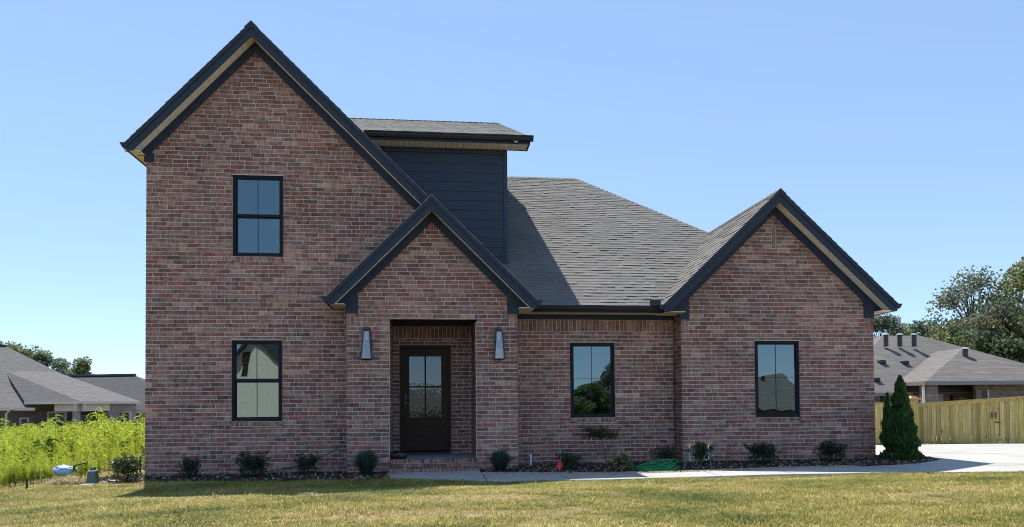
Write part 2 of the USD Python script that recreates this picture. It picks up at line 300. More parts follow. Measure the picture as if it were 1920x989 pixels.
MB().add(np.c_[X.ravel(), Y.ravel(), Z.ravel()], np.c_[q, q+1, q+nx+1, q+nx]).build('ground', 'ground', None, True, label='grassy ground of the building lots', kind='structure')

walk_near = [(-.66, 12.3), (.0, 11.9), (.74, 11.42), (2.76, 11.05), (5.36, 11.12), (7.39, 10.86), (8.93, 10.43), (12, 9.7)]
bed_edge = [(.86, 12.42), (2.95, 11.83), (4.59, 11.88), (5.75, 11.97), (7.18, 11.98), (8.59, 12.32), (9.45, 12.89), (9.82, 13.75), (9.7, 14.8), (9.0, 15.4)]
walk_poly = Polygon(walk_near[:6]+[(7.9, 12.1)]+[(7.18, 11.98), (5.75, 11.97), (4.59, 11.88), (2.95, 11.83), (.86, 12.42), (.86, 13.11), (-.78, 13.11)])
drive_poly = Polygon([(7.39, 10.86), (8.93, 10.43), (12, 9.7), (20, 8.6), (30, 8.0), (30, 25.6), (9.0, 25.6), (8.9, 15.4), (9.7, 14.8), (9.82, 13.75), (9.45, 12.89), (8.59, 12.32), (7.9, 12.1)]).buffer(0)
bed_poly = Polygon([(-5.75, 13.9), (-5.7, 12.55), (-4.72, 12.83), (-3, 12.5), (-1.43, 12.22), (-.79, 12.2), (-.79, 13.6), (.87, 13.6)]+bed_edge+[(8.8, 15.4), (8.7, 13.9), (1.7, 14.3), (-5, 13.9)]).buffer(0)
def slabs(name, label, poly, cuts, dz):
    h = stage.DefinePrim(path_for(name, None), 'Xform'); tag(h, label, None, None, 'structure')
    g = poly
    for c in cuts: g = g.difference(LineString(c).buffer(.011))
    for s_ in getattr(g, 'geoms', [g]):
        if s_.area > .05: drape(s_, dz, .5, .1).build('slab', 'concrete', h)
slabs('walkway', 'pale concrete front walk between mulch bed and lawn', walk_poly, [[(x, 9), (x, 14)] for x in (.86, 2.1, 3.3, 4.5, 5.7, 6.9)]+[[(-2, 12.4), (.86, 12.4)]], .03)
slabs('driveway', 'wide pale concrete driveway on the right of the house', drive_poly, [[(12.6, 5), (12.6, 30)], [(16.8, 5), (16.8, 30)], [(7, 14.6), (32, 14.2)], [(7, 18.6), (32, 18.2)], [(7, 22.4), (32, 22)]], .026)
drape(bed_poly, .02, .25).build('mulch_bed', 'mulch_soil', None, False, label='dark mulch bed along the front of the brick house', kind='structure')

# ================================================================== HOUSE
house = thing('brick_house', 'two storey red brown brick house with charcoal gables and grey shingle roof', 'house')
YL, YP, YM, YR, YD, YB = 13.8, 13.42, 14.17, 13.76, 15.35, 14.75       # the planes of the walls: left wing, porch, middle, right wing, dormer, porch recess
COURSE, BRICK = .0762, .2505
X3, Y3, Z3 = np.eye(3)
PAL = [((.125, .068, .064), 24), ((.165, .090, .082), 18), ((.106, .074, .070), 14), ((.185, .135, .120), 17), ((.160, .112, .105), 20), ((.160, .062, .055), 3), ((.078, .060, .060), 6), ((.235, .190, .165), 5)]
PC = np.array([p[0] for p in PAL]); PW = np.array([p[1] for p in PAL], float); PW /= PW.sum(); PC = PC*.92+(PC*PW[:, None]).sum(0)*.08
BRICK_TINT = np.array((1.27, .98, .82))*1.12
ALLBRICK = []     # (distance, verts, faces, tone, wall prim)
def brick_piece(a, b, c, d, O, U, N, wall, poly=None):
    """one brick face a..b along U, c..d in z on the plane through O; poly clips it. Proud of the mortar, edges rounded off, a little uneven."""
    tone = PC[rng.choice(len(PC), p=PW)]*rng.uniform(.87, 1.13)*BRICK_TINT
    pr = rng.uniform(-.0025, .0035); ch = rng.uniform(.003, .0065)
    if poly is None:
        r = np.array([(a, c), (b, c), (b, d), (a, d)]); inner = np.array([(a+ch, c+ch), (b-ch, c+ch), (b-ch, d-ch), (a+ch, d-ch)])
        r = r+rng.uniform(-.0016, .0016, r.shape); inner = inner+rng.uniform(-.0025, .0025, inner.shape)
    else:
        r = np.array(poly.exterior.coords)[:-1]; g = poly.buffer(-.004, join_style=2)
        inner = r if True else None
    n = len(r)
    def at(p, h): return O+p[:, :1]*U+np.c_[np.zeros(len(p)), np.zeros(len(p)), p[:, 1]]+N*h
    v = np.vstack([at(r, -.014), at(r, pr-.004), at(inner, pr)])
    f = [(2*n, 2*n+i, 2*n+i+1) for i in range(1, n-1)]
    for k in (0, 1):
        for i in range(n):
            j = (i+1) % n; f += [(k*n+i, k*n+j, (k+1)*n+j), (k*n+i, (k+1)*n+j, (k+1)*n+i)]
    ALLBRICK.append((np.linalg.norm(v.mean(0)-CC)+(9 if poly is not None else 0), v, np.array(f), tone, wall))
def brick_wall(poly, O, U, N, label, z0=0.0, special=(), thick=.11, uoff=0.0, name='wall'):
    """wall: a mortar sheet with real bricks laid on it. special: (u0,u1,z0,z1,'soldier'|'rowlock') fields laid upright."""
    O, U, N = (np.asarray(a, float) for a in (O, U, N))
    pb = poly.bounds; w = MB().shape(poly.intersection(sbox(pb[0]+.011, -9, pb[2]-.011, 99)), O-N*.010, U, Z3, -N, thick).build(name, 'mortar', house, label=label)
    lay = poly
    for (a, b, c, d, kind) in special:
        fld = sbox(a, c, b, d).intersection(poly)
        lay = lay.difference(sbox(a, c, b, d))
        if fld.is_empty: continue
        m = max(1, round((b-a)/.0775)); st = (b-a)/m
        for i in range(m):
            rc = sbox(a+i*st+.005, c+.005, a+(i+1)*st-.005, d-.005)
            if fld.contains(rc): brick_piece(*[a+i*st+.005, a+(i+1)*st-.005, c+.005, d-.005], O, U, N, w)
            else:
                g = fld.intersection(rc)
                for s_ in getattr(g, 'geoms', [g]):
                    if s_.geom_type == 'Polygon' and s_.area > 4e-4: brick_piece(0, 0, 0, 0, O, U, N, w, s_)
    from shapely.prepared import prep
    x0, y0, x1, y1 = lay.bounds; pl = prep(lay); shrunk = lay.buffer(-.004, join_style=2)
    k0 = int(math.floor((y0-z0)/COURSE)); k1 = int(math.ceil((y1-z0)/COURSE))
    for k in range(k0, k1):
        c, d = z0+k*COURSE+.0055, z0+(k+1)*COURSE-.0055
        bandp = shrunk.intersection(sbox(x0-1, c, x1+1, d))
        for seg in getattr(bandp, 'geoms', [bandp]):
            if seg.geom_type != 'Polygon' or seg.area < 6e-4: continue
            a0, _, b0, _ = seg.bounds; a0 -= .004; b0 += .004
            first = (BRICK*.5 if (k % 2) else BRICK)*rng.uniform(.82, 1.0) if uoff >= 0 else BRICK
            us = [a0, a0+first]
            while us[-1] < b0-.075: us.append(us[-1]+BRICK+.004*rng.uniform(-1, 1))
            us[-1] = b0
            if len(us) > 2 and us[-1]-us[-2] < .07: us.pop(-2)
            for u, u2 in zip(us[:-1], us[1:]):
                if u2-u > .30: parts_ = [(u, (u+u2)/2), ((u+u2)/2, u2)]
                else: parts_ = [(u, u2)]
                for (ua, ub) in parts_:
                    rc = sbox(ua+.0055, c, ub-.0055, d)
                    if pl.contains(rc): brick_piece(ua+.0055, ub-.0055, c, d, O, U, N, w)
                    else:
                        g = seg.intersection(rc)
                        for s_ in getattr(g, 'geoms', [g]):
                            if s_.geom_type == 'Polygon' and s_.area > 4e-4:
                                b_ = s_.bounds
                                if s_.area > .97*(b_[2]-b_[0])*(b_[3]-b_[1]): brick_piece(b_[0], b_[2], b_[1], b_[3], O, U, N, w)
                                else: brick_piece(0, 0, 0, 0, O, U, N, w, s_)
    return w
def roofline(pts, off): return [(x, z-off) for x, z in pts]
# rooflines of the gables: (x, z) of the shingle edge at left eave, apex, right eave
GL = [(-5.29, 5.885), (-3.165, 8.125), (1.0, 4.03)]
GP = [(-1.79, 3.155), (.03, 4.968), (1.91, 3.115)]
GR = [(4.365, 3.10), (6.69, 5.335), (9.05, 3.15)]
ZB = -.25
WIN = dict(U=(-3.555, -2.664, 3.968, 5.456), Lo=(-3.566, -2.680, .975, 2.447), M=(2.70, 3.587, .975, 2.443), R=(6.268, 7.170, .955, 2.452))
def hole(k): a, b, c, d = WIN[k]; return sbox(a, c, b, d)
def sill(k): a, b, c, d = WIN[k]; return (a-.02, b+.02, c-.092, c-.004, 'rowlock')
def under(pts, off, xl, xr, zbot):
    up = LineString(roofline(pts, off)); xs = sorted({xl, xr}|{p[0] for p in pts if xl < p[0] < xr})
    P = np.array(roofline(pts, off)); return Polygon([(xl, zbot)]+[(x, float(np.interp(x, P[:, 0], P[:, 1]))) for x in xs]+[(xr, zbot)])
FR = .385
wl = under(GL, FR, -5.06, .2, ZB).difference(unary_union([hole('U'), hole('Lo'), sbox(-.87, -1, 1.2, 2.88)]))
brick_wall(wl, (0, YL, 0), X3, -Y3, 'tall brick wall of the left wing', special=[sill('U'), sill('Lo'), (-5.06, -4.982, 71*COURSE, 5.64, 'soldier')])
brick_wall(sbox(YL+.012, ZB, 22, 5.6), (-5.06, 0, 0), Y3, -X3, 'left side wall of the house', uoff=.1)
wp = under(GP, FR, -1.497, 1.59, ZB).difference(sbox(-.735, .13, .82, 2.806)).difference(sbox(-.735, -1, .82, .2))
ap = (.03-.115, .03+.115, 58*COURSE, 4.60, 'soldier')
brick_wall(wp, (0, YP, 0), X3, -Y3, 'brick wall of the porch gable', special=[(-1.497, -1.342, 35*COURSE, 2.89, 'soldier'), (1.435, 1.59, 35*COURSE, 2.89, 'soldier'), ap], uoff=.06)
wm = sbox(1.5, ZB, 4.79, 2.89).difference(hole('M'))
brick_wall(wm, (0, YM, 0), X3, -Y3, 'recessed brick wall between porch and right wing', special=[sill('M'), (1.5, 4.79, 2.655, 2.885, 'soldier')], uoff=.11)
wr = under(GR, FR, 4.79, 8.735, ZB).difference(hole('R'))
brick_wall(wr, (0, YR, 0), X3, -Y3, 'brick wall of the right wing gable',
           special=[sill('R'), (4.79, 4.945, 34*COURSE, 2.85, 'soldier'), (8.58, 8.735, 35*COURSE, 2.90, 'soldier'), (6.69-.115, 6.69+.115, 63*COURSE, 4.96, 'soldier'),
                    (6.655, 6.735, 56*COURSE, 62*COURSE, 'rowlock')], uoff=.03)
brick_wall(sbox(YR+.012, ZB, YM+.005, 2.99), (4.79, 0, 0), Y3, -X3, 'short brick return of the right wing', uoff=.2)
brick_wall(sbox(YR+.012, ZB, 22, 2.95), (8.735, 0, 0), Y3, X3, 'right side wall of the house', uoff=.1)
brick_wall(sbox(YP+.012, ZB, YL+.005, 2.98), (-1.497, 0, 0), Y3, -X3, 'left side of the porch', uoff=.05)
brick_wall(sbox(YP+.012, ZB, YM+.005, 2.98), (1.59, 0, 0), Y3, X3, 'right side of the porch', uoff=.05)
# porch recess
DX0, DX1, DZ0, DZ1 = -.61, .407, .325, 2.435
ZF = .275
brick_wall(sbox(-.86, .15, .94, 2.82).difference(sbox(DX0, .15, DX1, DZ1)), (0, YB, 0), X3, -Y3, 'brick wall around the front door', special=[(-.86, .94, 2.56, 2.80, 'soldier')], uoff=.02)
brick_wall(sbox(YP+.012, .15, YB, 2.82), (-.735, 0, 0), Y3, X3, 'left inside wall of the porch', uoff=.12)
brick_wall(sbox(YP+.012, .15, YB, 2.82), (.82, 0, 0), Y3, -X3, 'right inside wall of the porch', uoff=.12)
MB().box(-.86, .94, YP+.115, YB+.05, 2.807, 2.87).build('porch_ceiling', 'charcoal_paint', house)
MB().box(-.738, .823, YP-.005, YP+.09, 2.800, 2.8075).build('lintel', 'tan_steel', house)
MB().bbox(-.735, .82, YP+.02, YB-.012, .17, ZF, .004).build('porch_floor', 'porch_concrete', house)
# porch steps in brick: the upper riser, then a lower step that stands out
def step_field(x0, x1, y, z0, z1, rows, lab, ydep):
    s_ = MB().box(x0+.012, x1-.012, y+.012, y+ydep, ZB, z1-.012).build('step', 'mortar', house, label=lab)
    for (a, b, kind) in rows:
        m = max(1, round((x1-x0)/(.0775 if kind == 'rowlock' else BRICK))); st = (x1-x0)/m
        for i in range(m): brick_piece(x0+i*st+.005, x0+(i+1)*st-.005, a+.004, b-.004, np.array((0, y, 0.)), X3, -Y3, s_)
    m = round((x1-x0)/.0775); st = (x1-x0)/m
    for i in range(m):                                                     # treads: bricks laid on edge, seen from above
        bx = MB().bbox(x0+i*st+.005, x0+(i+1)*st-.005, y+.004, y+ydep-.01, z1-.03, z1+rng.uniform(-.002, .003), .004)
        ALLBRICK.append((99, np.vstack(bx.v), np.vstack(bx.f), PC[rng.choice(len(PC), p=PW)]*rng.uniform(.9, 1.3), s_))
step_field(-.735, .82, YP-.02, .13, ZF+.001, [(.13, .20, 'stretcher'), (.20, ZF-.002, 'rowlock')], 'upper brick porch step', .17)
step_field(-.76, .87, YP-.31, .0, .135, [(-.02, .05, 'stretcher'), (.05, .133, 'rowlock')], 'lower brick porch step', .285)

# ------------------------------------------------ trim of a gable
SOF = [0]
def gable(G, Yw, Yo, walls, boxes, frieze_off=.405, fas=.245, sides=('L', 'R'), soffits=('L', 'R'), cut=None, yback=16.0):
    (xl, zl), (xa, za), (xr, zr) = G
    lvl = {'L': zl-.135, 'R': zr-.135}
    lo = sbox(-50, -50, 50, 50)
    keep = Polygon([(xl, lvl['L']), (xa, lvl['L']-.0 if lvl['L'] < lvl['R'] else lvl['R']), (xr, lvl['R']), (xr, 50), (xl, 50)])
    keep = unary_union([sbox(xl, lvl['L'], xa, 50), sbox(xa, lvl['R'], xr, 50)])
    def band(o1, o2, a=xl, b=xr):
        P = Polygon([(xl, zl-o1), (xa, za-o1), (xr, zr-o1), (xr, zr-o2), (xa, za-o2), (xl, zl-o2)])
        return P.intersection(sbox(a, -50, b, 50))
    fb = band(.012, fas).intersection(keep)
    if cut is not None: fb = fb.difference(cut)
    for (a, b) in ((xl, xa), (xa, xr)):
        half = fb.intersection(sbox(a, -50, b, 50))
        MB().shape(half, (0, Yo, 0), X3, Z3, Y3, .022).build('rake_board', 'charcoal_paint', house)
        tr = band(.010, .085).intersection(keep).intersection(sbox(a, -50, b, 50))
        if cut is not None: tr = tr.difference(cut)
        MB().shape(tr, (0, Yo-.017, 0), X3, Z3, Y3, .0165).build('rake_moulding', 'charcoal_paint', house)
    fz = band(fas-.02, frieze_off, xl+.1, xr-.1).intersection(keep)
    ext = []
    for sd, xw in (('L', walls[0]), ('R', walls[1])):
        if sd in sides:
            a, b = (xl+.1, xw+.1) if sd == 'L' else (xw-.1, xr-.1)
            ext.append(Polygon([(xl, zl-fas+.02), (xa, za-fas+.02), (xr, zr-fas+.02), (xr, -9), (xl, -9)]).intersection(sbox(a, lvl[sd], b, 50)))
    for (a, b, c, d) in boxes: ext.append(sbox(a, c, b, d))
    fz = unary_union([fz]+ext)
    if cut is not None: fz = fz.difference(cut)
    MB().shape(fz, (0, Yw-.024, 0), X3, Z3, Y3, .022).build('frieze_board', 'charcoal_paint', house)
    for sd in soffits:                                                   # sloping soffit under the rake, panel by panel
        (x0, z0), (x1, z1) = ((xl, zl), (xa, za)) if sd == 'L' else ((xa, za), (xr, zr))
        n = max(1, int(abs(x1-x0)/.094)); m = (z1-z0)/(x1-x0)
        for i in range(n):
            a, b = x0+(x1-x0)*i/n+.0022, x0+(x1-x0)*(i+1)/n-.0022
            za_, zb_ = z0+m*(a-x0)-fas+.03, z0+m*(b-x0)-fas+.03
            if min(za_, zb_) < lvl[sd]: continue
            if cut is not None and cut.contains(sbox(a, za_-.2, b, za_)): continue
            y0, y1 = Yo+.024, Yw-.026
            MB().hexa([(a, y0, za_), (b, y0, zb_), (b, y1, zb_), (a, y1, za_), (a, y0, za_+.008), (b, y0, zb_+.008), (b, y1, zb_+.008), (a, y1, za_+.008)]).build('soffit_panel', 'soffit_vinyl', house)
    for sd in sides:                                                     # level soffit and gutter along the side eave
        x0, xw, z = (xl, walls[0], zl) if sd == 'L' else (xr, walls[1], zr)
        s_ = 1 if sd == 'L' else -1
        a, b = sorted((x0+s_*.03, xw))
        MB().box(a, b, Yo+.023, yback, z-.13, z-.122).build('eave_soffit', 'soffit_vinyl', house)
        MB().box(*sorted((x0+s_*.002, x0+s_*.028)), Yo+.023, yback, z-.14, z-.018).build('eave_fascia', 'charcoal_paint', house)
        gut = np.array([(0, 0), (-.105, 0), (-.105, -.016), (-.09, -.03), (-.085, -.05), (-.055, -.092), (0, -.092)])
        p = np.array([(x0+s_*g[0], Yo+.004, z+.006+g[1]) for g in gut])
        g_ = MB().prism(p, (0, .004, 0)); g_.prism(p+[0, yback-Yo-.01, 0], (0, .004, 0))
        q_ = np.array([(x0+s_*g[0], z+.006+g[1]) for g in gut])
        prof = LineString([tuple(t) for t in q_[1:]]).buffer(.003, cap_style=2)
        g_.shape(prof, (0, Yo+.009, 0), X3, Z3, Y3, yback-Yo-.02)
        g_.build('gutter', 'gutter_metal', house)
cutL = under(GP, -.02, -1.4, 3.0, -5)            # what the porch roof hides of the left wing's rake is not built
gable(GL, YL, YL-.3, (-5.06, .6), [(-5.088, -4.925, 5.645, 5.80)], sides=('L',), cut=Polygon([(-.0, 9), (9, 9), (9, -9), (-.0, -9)]).intersection(Polygon([(-2, 2.9), (.03, 4.90), (9, -4)]).union(sbox(.03, -9, 9, 4.95))), yback=22)
gable(GP, YP, YP-.3, (-1.497, 1.59), [(-1.515, -1.287, 2.893, 3.22), (1.398, 1.613, 2.893, 3.22)], yback=13.75)
gable(GR, YR, YR-.3, (4.79, 8.735), [(4.772, 4.955, 2.852, 3.23), (8.533, 8.74, 2.902, 3.27)], yback=22, sides=('R',))
# left end of the right wing's eave: short gutter return and closed eave
MB().box(4.395, 4.79, YR-.277, YM+.02, 2.968, 2.976).build('eave_soffit', 'soffit_vinyl', house)
MB().box(4.367, 4.393, YR-.277, YM-.5, 2.96, 3.08).build('eave_fascia', 'charcoal_paint', house)
fzL = Polygon([(4.45, 2.965), (4.9, 2.965), (4.9, 3.35)])
MB().shape(fzL, (0, YR-.023, 0), X3, Z3, Y3, .02).build('frieze_board', 'charcoal_paint', house)
p = np.array([(4.365-a, YR-.296, 3.106+b) for a, b in [(0, 0), (.105, 0), (.105, -.016), (.09, -.03), (.085, -.05), (.055, -.092), (0, -.092)]])
MB().prism(p, (0, .22, 0)).build('gutter', 'gutter_metal', house)

# ------------------------------------------------ middle eave
YE = 13.70; ZE = 3.10; PM = .65
MB().box(1.62, 4.77, YM-.026, YM-.002, 2.887, 2.985).build('frieze_board', 'charcoal_paint', house)
n = 25
for i in range(n):
    a = 1.62+(4.77-1.62)*i/n
    MB().box(a+.003, a+3.15/n-.003, YE+.03, YM-.028, 2.986, 2.994).build('soffit_panel', 'soffit_vinyl', house)
MB().box(1.93, 4.39, YE+.004, YE+.028, 2.975, 3.085).build('eave_fascia', 'charcoal_paint', house)
gut = [(0, 0), (-.11, 0), (-.11, -.018), (-.095, -.03), (-.09, -.052), (-.055, -.095), (0, -.095)]
p = np.array([(1.95, YE+g[0], 3.098+g[1]) for g in gut])
g_ = MB(); prof = LineString([(YE+g[0], 3.098+g[1]) for g in gut[1:]]).buffer(.003, cap_style=2)
g_.shape(prof, (1.95, 0, 0), Y3, Z3, X3, 2.42); g_.prism(p, (.004, 0, 0)); g_.prism(p+[2.42, 0, 0], (.004, 0, 0))
g_.build('gutter', 'gutter_metal', house)
MB().bbox(4.13, 4.34, YE-.135, YE-.118, 3.085, 3.205, .003).box(4.325, 4.34, YE-.118, YE+.08, 3.085, 3.205).build('gutter_splash_guard', 'gutter_metal', house)

# ------------------------------------------------ dormer
DX, DZ0_, DZ1_ = 1.615, 3.6, 6.66
def zL(x): return float(np.interp(x, [-3.165, 1.0], [8.125, 4.03]))
nb = 16; hb = .1945; ztop = 6.592-.10
MB().box(-1.9, DX-.02, YD+.012, YD+.05, 3.7, 6.7).build('siding_backing', 'siding_paint', house)
for i in range(nb):
    z1 = ztop-i*hb; z0 = z1-hb-.012
    if z1 < 3.9: break
    xl = max(-1.9, -3.165+(8.125-z1)/.983-.6)
    MB().hexa([(xl, YD-.012, z0), (DX-.075, YD-.012, z0), (DX-.075, YD+.011, z0), (xl, YD+.011, z0), (xl, YD-.001, z1), (DX-.075, YD-.001, z1), (DX-.075, YD+.011, z1), (xl, YD+.011, z1)]).build('siding_board', 'siding_paint', house)
MB().bbox(DX-.073, DX+.004, YD-.022, YD+.07, 3.95, 6.590, .003).build('corner_board', 'siding_paint', house)
MB().box(-1.9, DX-.0745, YD-.020, YD+.010, ztop+.004, 6.592).build('frieze_board', 'siding_paint', house)
sd = Polygon([(YD, 3.9), (YD, 6.66), (18.9, 6.66), (18.9, 6.5), (YD+.02, 4.1)])
MB().shape(Polygon([(YD+.071, 3.9), (YD+.071, 6.66), (19.5, 6.66), (19.5, 6.4)]), (DX-.02, 0, 0), Y3, Z3, X3, .02).build('siding_side', 'siding_paint', house)
YDE = YD-.45; XDE = 2.05; XD0 = -1.95
n = 31
for i in range(n):
    a = -1.75+(XDE-.02+1.75)*i/n
    MB().box(a+.003, a+(XDE-.02+1.75)/n-.003, YDE+.028, YD-.023, 6.594, 6.602).build('soffit_panel', 'soffit_vinyl', house)
MB().box(DX+.005, XDE-.03, YD-.022, YD+.0, 6.585, 6.70).build('eave_return', 'charcoal_paint', house)
MB().box(-1.75, XDE, YDE, YDE+.025, 6.578, 6.70).box(XDE-.025, XDE, YDE+.026, YD, 6.578, 6.70).build('eave_fascia', 'charcoal_paint', house)
g_ = MB(); prof = LineString([(YDE-.002+g[0], 6.722+g[1]) for g in gut[1:]]).buffer(.003, cap_style=2)
g_.shape(prof, (-1.30, 0, 0), Y3, Z3, X3, XDE+.06+1.30); p = np.array([(-1.30, YDE-.002+g[0], 6.722+g[1]) for g in gut]); g_.prism(p, (.004, 0, 0)); g_.prism(p+[XDE+.06+1.295, 0, 0], (.004, 0, 0))
g_.build('gutter', 'gutter_metal', house)
MB().bbox(1.72, 1.79, YDE-.03, YDE-.004, 6.60, 6.635, .008).build('vent_cap', 'pale_metal', house)
MB().bbox(-5.33, -5.27, YL-.30, YL-.2, 5.745, 5.768, .006).build('gutter_bracket', 'pale_metal', house)

# ------------------------------------------------ roofs
ALLSH = []
def shingles(O, U, V, poly, exposure=.142, tonebase=(.152, .148, .143), thin=1.0):
    O, U, V = (np.asarray(a, float) for a in (O, U, V)); N = np.cross(U, V); N /= np.linalg.norm(N)
    if N[2] < 0: N = -N
    tb = np.array(tonebase); x0, y0, x1, y1 = poly.bounds
    from shapely.prepared import prep
    pp = prep(poly); j = 0; v = y0
    while v < y1:
        u = x0-rng.uniform(0, .3); up = False
        while u < x1:
            w = rng.choice([.10, .13, .16, .20, .26]); up = not up if rng.random() < .8 else up
            up = rng.random() < .42; t = rng.uniform(.010, .016) if up else rng.uniform(.004, .0075)
            rc = sbox(u, v, u+w, v+exposure+.004)
            if pp.intersects(rc):
                g = rc if pp.contains(rc) else poly.intersection(rc)
                for s_ in getattr(g, 'geoms', [g]):
                    if s_.geom_type != 'Polygon' or s_.area < 2e-4: continue
                    q_ = np.array(s_.exterior.coords)[:-1]; k = len(q_)
                    hgt = .002+thin*(t*(1-.75*(q_[:, 1]-v)/exposure)+.004*(1-(q_[:, 1]-v)/exposure))
                    base = O+q_[:, :1]*U+q_[:, 1:2]*V
                    vv = np.vstack([base+hgt[:, None]*N, base-.002*N])
                    f = [(0, i, i+1) for i in range(1, k-1)]+[t_ for i in range(k) for t_ in ((i, k+i, k+(i+1) % k), (i, k+(i+1) % k, (i+1) % k))]
                    tone = tb*rng.uniform(.93, 1.07)*(1.03 if up else .95)+rng.normal(0, .002, 3)
                    full = s_.area > .95*w*exposure and w > .2
                    ALLSH.append((np.linalg.norm(vv.mean(0)-CC)+(0 if full else 50), vv, np.array(f), np.clip(tone, .02, .4)))
            u += w
        v += exposure; j += 1
def roof_plane(pts, U, name='roof', lab=None, tone=None, thin=1.0):
    """pts: corners of a roof face in space, the first on the eave; a deck board with courses of shingles on it."""
    P = np.asarray(pts, float); U = np.asarray(U, float); n = np.zeros(3)
    for i in range(1, len(P)-1): n += np.cross(P[i]-P[0], P[i+1]-P[0])
    n /= np.linalg.norm(n); n = n if n[2] > 0 else -n
    U = U-n*(U@n); U /= np.linalg.norm(U); V = np.cross(n, U); V = V if V[2] > 0 else -V
    O = P[0]; q_ = np.c_[(P-O)@U, (P-O)@V]; poly = Polygon(q_).buffer(0)
    MB().shape(poly.buffer(-.015, join_style=2), O-n*.004, U, V, -n, .018).build('roof_deck', 'charcoal_paint', house, label=lab)
    shingles(O, U, V, poly, thin=thin, **({'tonebase': tone} if tone else {}))
    return O, U, V, n
def zM(y): return ZE+PM*(y-YE)
def xRl(z): return GR[0][0]+(z-GR[0][1])/((GR[1][1]-GR[0][1])/(GR[1][0]-GR[0][0]))
yv = YE+(GR[1][1]-ZE)/PM                                            # where the right wing's ridge meets the main roof
E_ = np.array((4.16, YE+(7.71-ZE)/PM, 7.71))                          # end of the main ridge
Hm = np.array((GR[1][0], yv, GR[1][1]))
roof_plane([(1.2, YE, ZE), (4.38, YE, ZE), Hm, E_, (.4, E_[1], E_[2]), (.4, YE+.5, zM(YE+.5))], X3, lab='main roof face above the middle wall')
xh = Hm[0]+(Hm[0]-E_[0])/(E_[2]-Hm[2])*(E_[2]-Hm[2])
roof_plane([(Hm[0]+1.9, yv-2.5, 3.3), (Hm[0]+2.6, 30, 3.3), (E_[0], 26, E_[2]), E_, Hm], Y3, lab='hip end of the main roof')
MB().add([(.4, E_[1], E_[2]-.03), (E_[0], E_[1], E_[2]-.03), (E_[0], 30, 3.3), (.4, 30, 3.3)], [(0, 1, 2, 3)]).build('roof_deck', 'charcoal_paint', house, label='rear face of the main roof')
YO = YR-.32
roof_plane([(GR[0][0]-.015, YO, GR[0][1]-.012), (GR[1][0], YO, GR[1][1]), Hm, (GR[0][0]-.015, YE, GR[0][1]-.012)], Y3, lab='left face of the right wing roof')
roof_plane([(GR[2][0]+.015, YO, GR[2][1]-.012), (GR[2][0]+.015, 22, GR[2][1]-.012), (GR[1][0], 22, GR[1][1]), (GR[1][0], YO, GR[1][1])], Y3, lab='right face of the right wing roof')
YO = YP-.32
roof_plane([(GP[0][0]-.015, YO, GP[0][1]-.012), (GP[1][0], YO, GP[1][1]), (GP[1][0], YD, GP[1][1]), (GP[0][0]-.015, YL-.02, GP[0][1]-.012)], Y3, lab='left face of the porch roof')
roof_plane([(GP[2][0]+.015, YO, GP[2][1]-.012), (GP[2][0]+.015, YE+.02, GP[2][1]-.012), (.35, YE+(4.65-ZE)/PM, 4.65), (GP[1][0], YD, GP[1][1]), (GP[1][0], YO, GP[1][1])], Y3, lab='right face of the porch roof')
YO = YL-.32
roof_plane([(GL[0][0]-.015, YO, GL[0][1]-.012), (GL[0][0]-.015, 22, GL[0][1]-.012), (GL[1][0], 22, GL[1][1]), (GL[1][0], YO, GL[1][1])], Y3, lab='left face of the left wing roof')
roof_plane([(.02, YO, zL(.02)), (.02, YD-.02, zL(.02)), (-2.0, YD-.02, zL(-2.0)), (-2.0, 22, zL(-2.0)), (GL[1][0], 22, GL[1][1]), (GL[1][0], YO, GL[1][1])], Y3, lab='right face of the left wing roof')
# dormer roof: low pitch, hipped at its right end
ds = .435; ridge_y = YDE+3.05; rz = 6.72+ds*3.05
d_ = ray(935, 232); t_ = (6.72-ds*YDE-ZC)/(d_[2]-ds*d_[1]); Rd = CC+d_*t_
def zD(y): return 6.72+ds*(y-YDE)
roof_plane([(-2.2, YDE-.02, 6.712), (XDE+.04, YDE-.02, 6.712), Rd, (-2.2, Rd[1], Rd[2])], X3, lab='low roof face of the dormer', thin=.3)
MB().shape(Polygon([(YD+.071, 6.661), (Rd[1], zD(Rd[1])-.03), (Rd[1], 6.661)]), (DX-.02, 0, 0), Y3, Z3, X3, .02).build('siding_side', 'siding_paint', house)
MB().add([(-2.2, Rd[1], Rd[2]-.02), Rd-[0, 0, .02], (1.6, Rd[1]+2.8, 6.8), (-2.2, Rd[1]+2.8, 6.8)], [(0, 1, 2, 3)]).build('roof_deck', 'charcoal_paint', house, label='rear face of the dormer roof')
def caps(a, b, w=.13, side=None):
    a, b = np.asarray(a, float), np.asarray(b, float); L = np.linalg.norm(b-a); n = max(1, int(L/.17)); d = (b-a)/L
    s_ = np.cross(d, Z3); s_ /= np.linalg.norm(s_)
    mb = MB(); drop = side if side else .08
    for i in range(n):
        p0, p1 = a+d*L*i/n, a+d*(L*(i+1)/n+.02); l0, l1 = .026, .014
        up0, up1 = Z3*l0, Z3*l1
        for s in (1, -1):
            mb.add([p0+up0, p1+up1, p1+up1+s*s_*w-Z3*drop, p0+up0+s*s_*w-Z3*drop, p0+up0-Z3*.012, p0+up0+s*s_*w-Z3*(drop+.012)], [(0, 1, 2), (0, 2, 3), (0, 3, 5), (0, 5, 4)], np.array((.15, .147, .143))*rng.uniform(.85, 1.15))
    mb.build('ridge_cap', 'shingle', house)
caps(Hm, E_, .12, .06); caps((.4, E_[1], E_[2]), E_); caps((GR[1][0], YR-.33, GR[1][1]), Hm, .12, .11); caps((GP[1][0], YP-.33, GP[1][1]), (GP[1][0], YD, GP[1][1]), .12, .12)
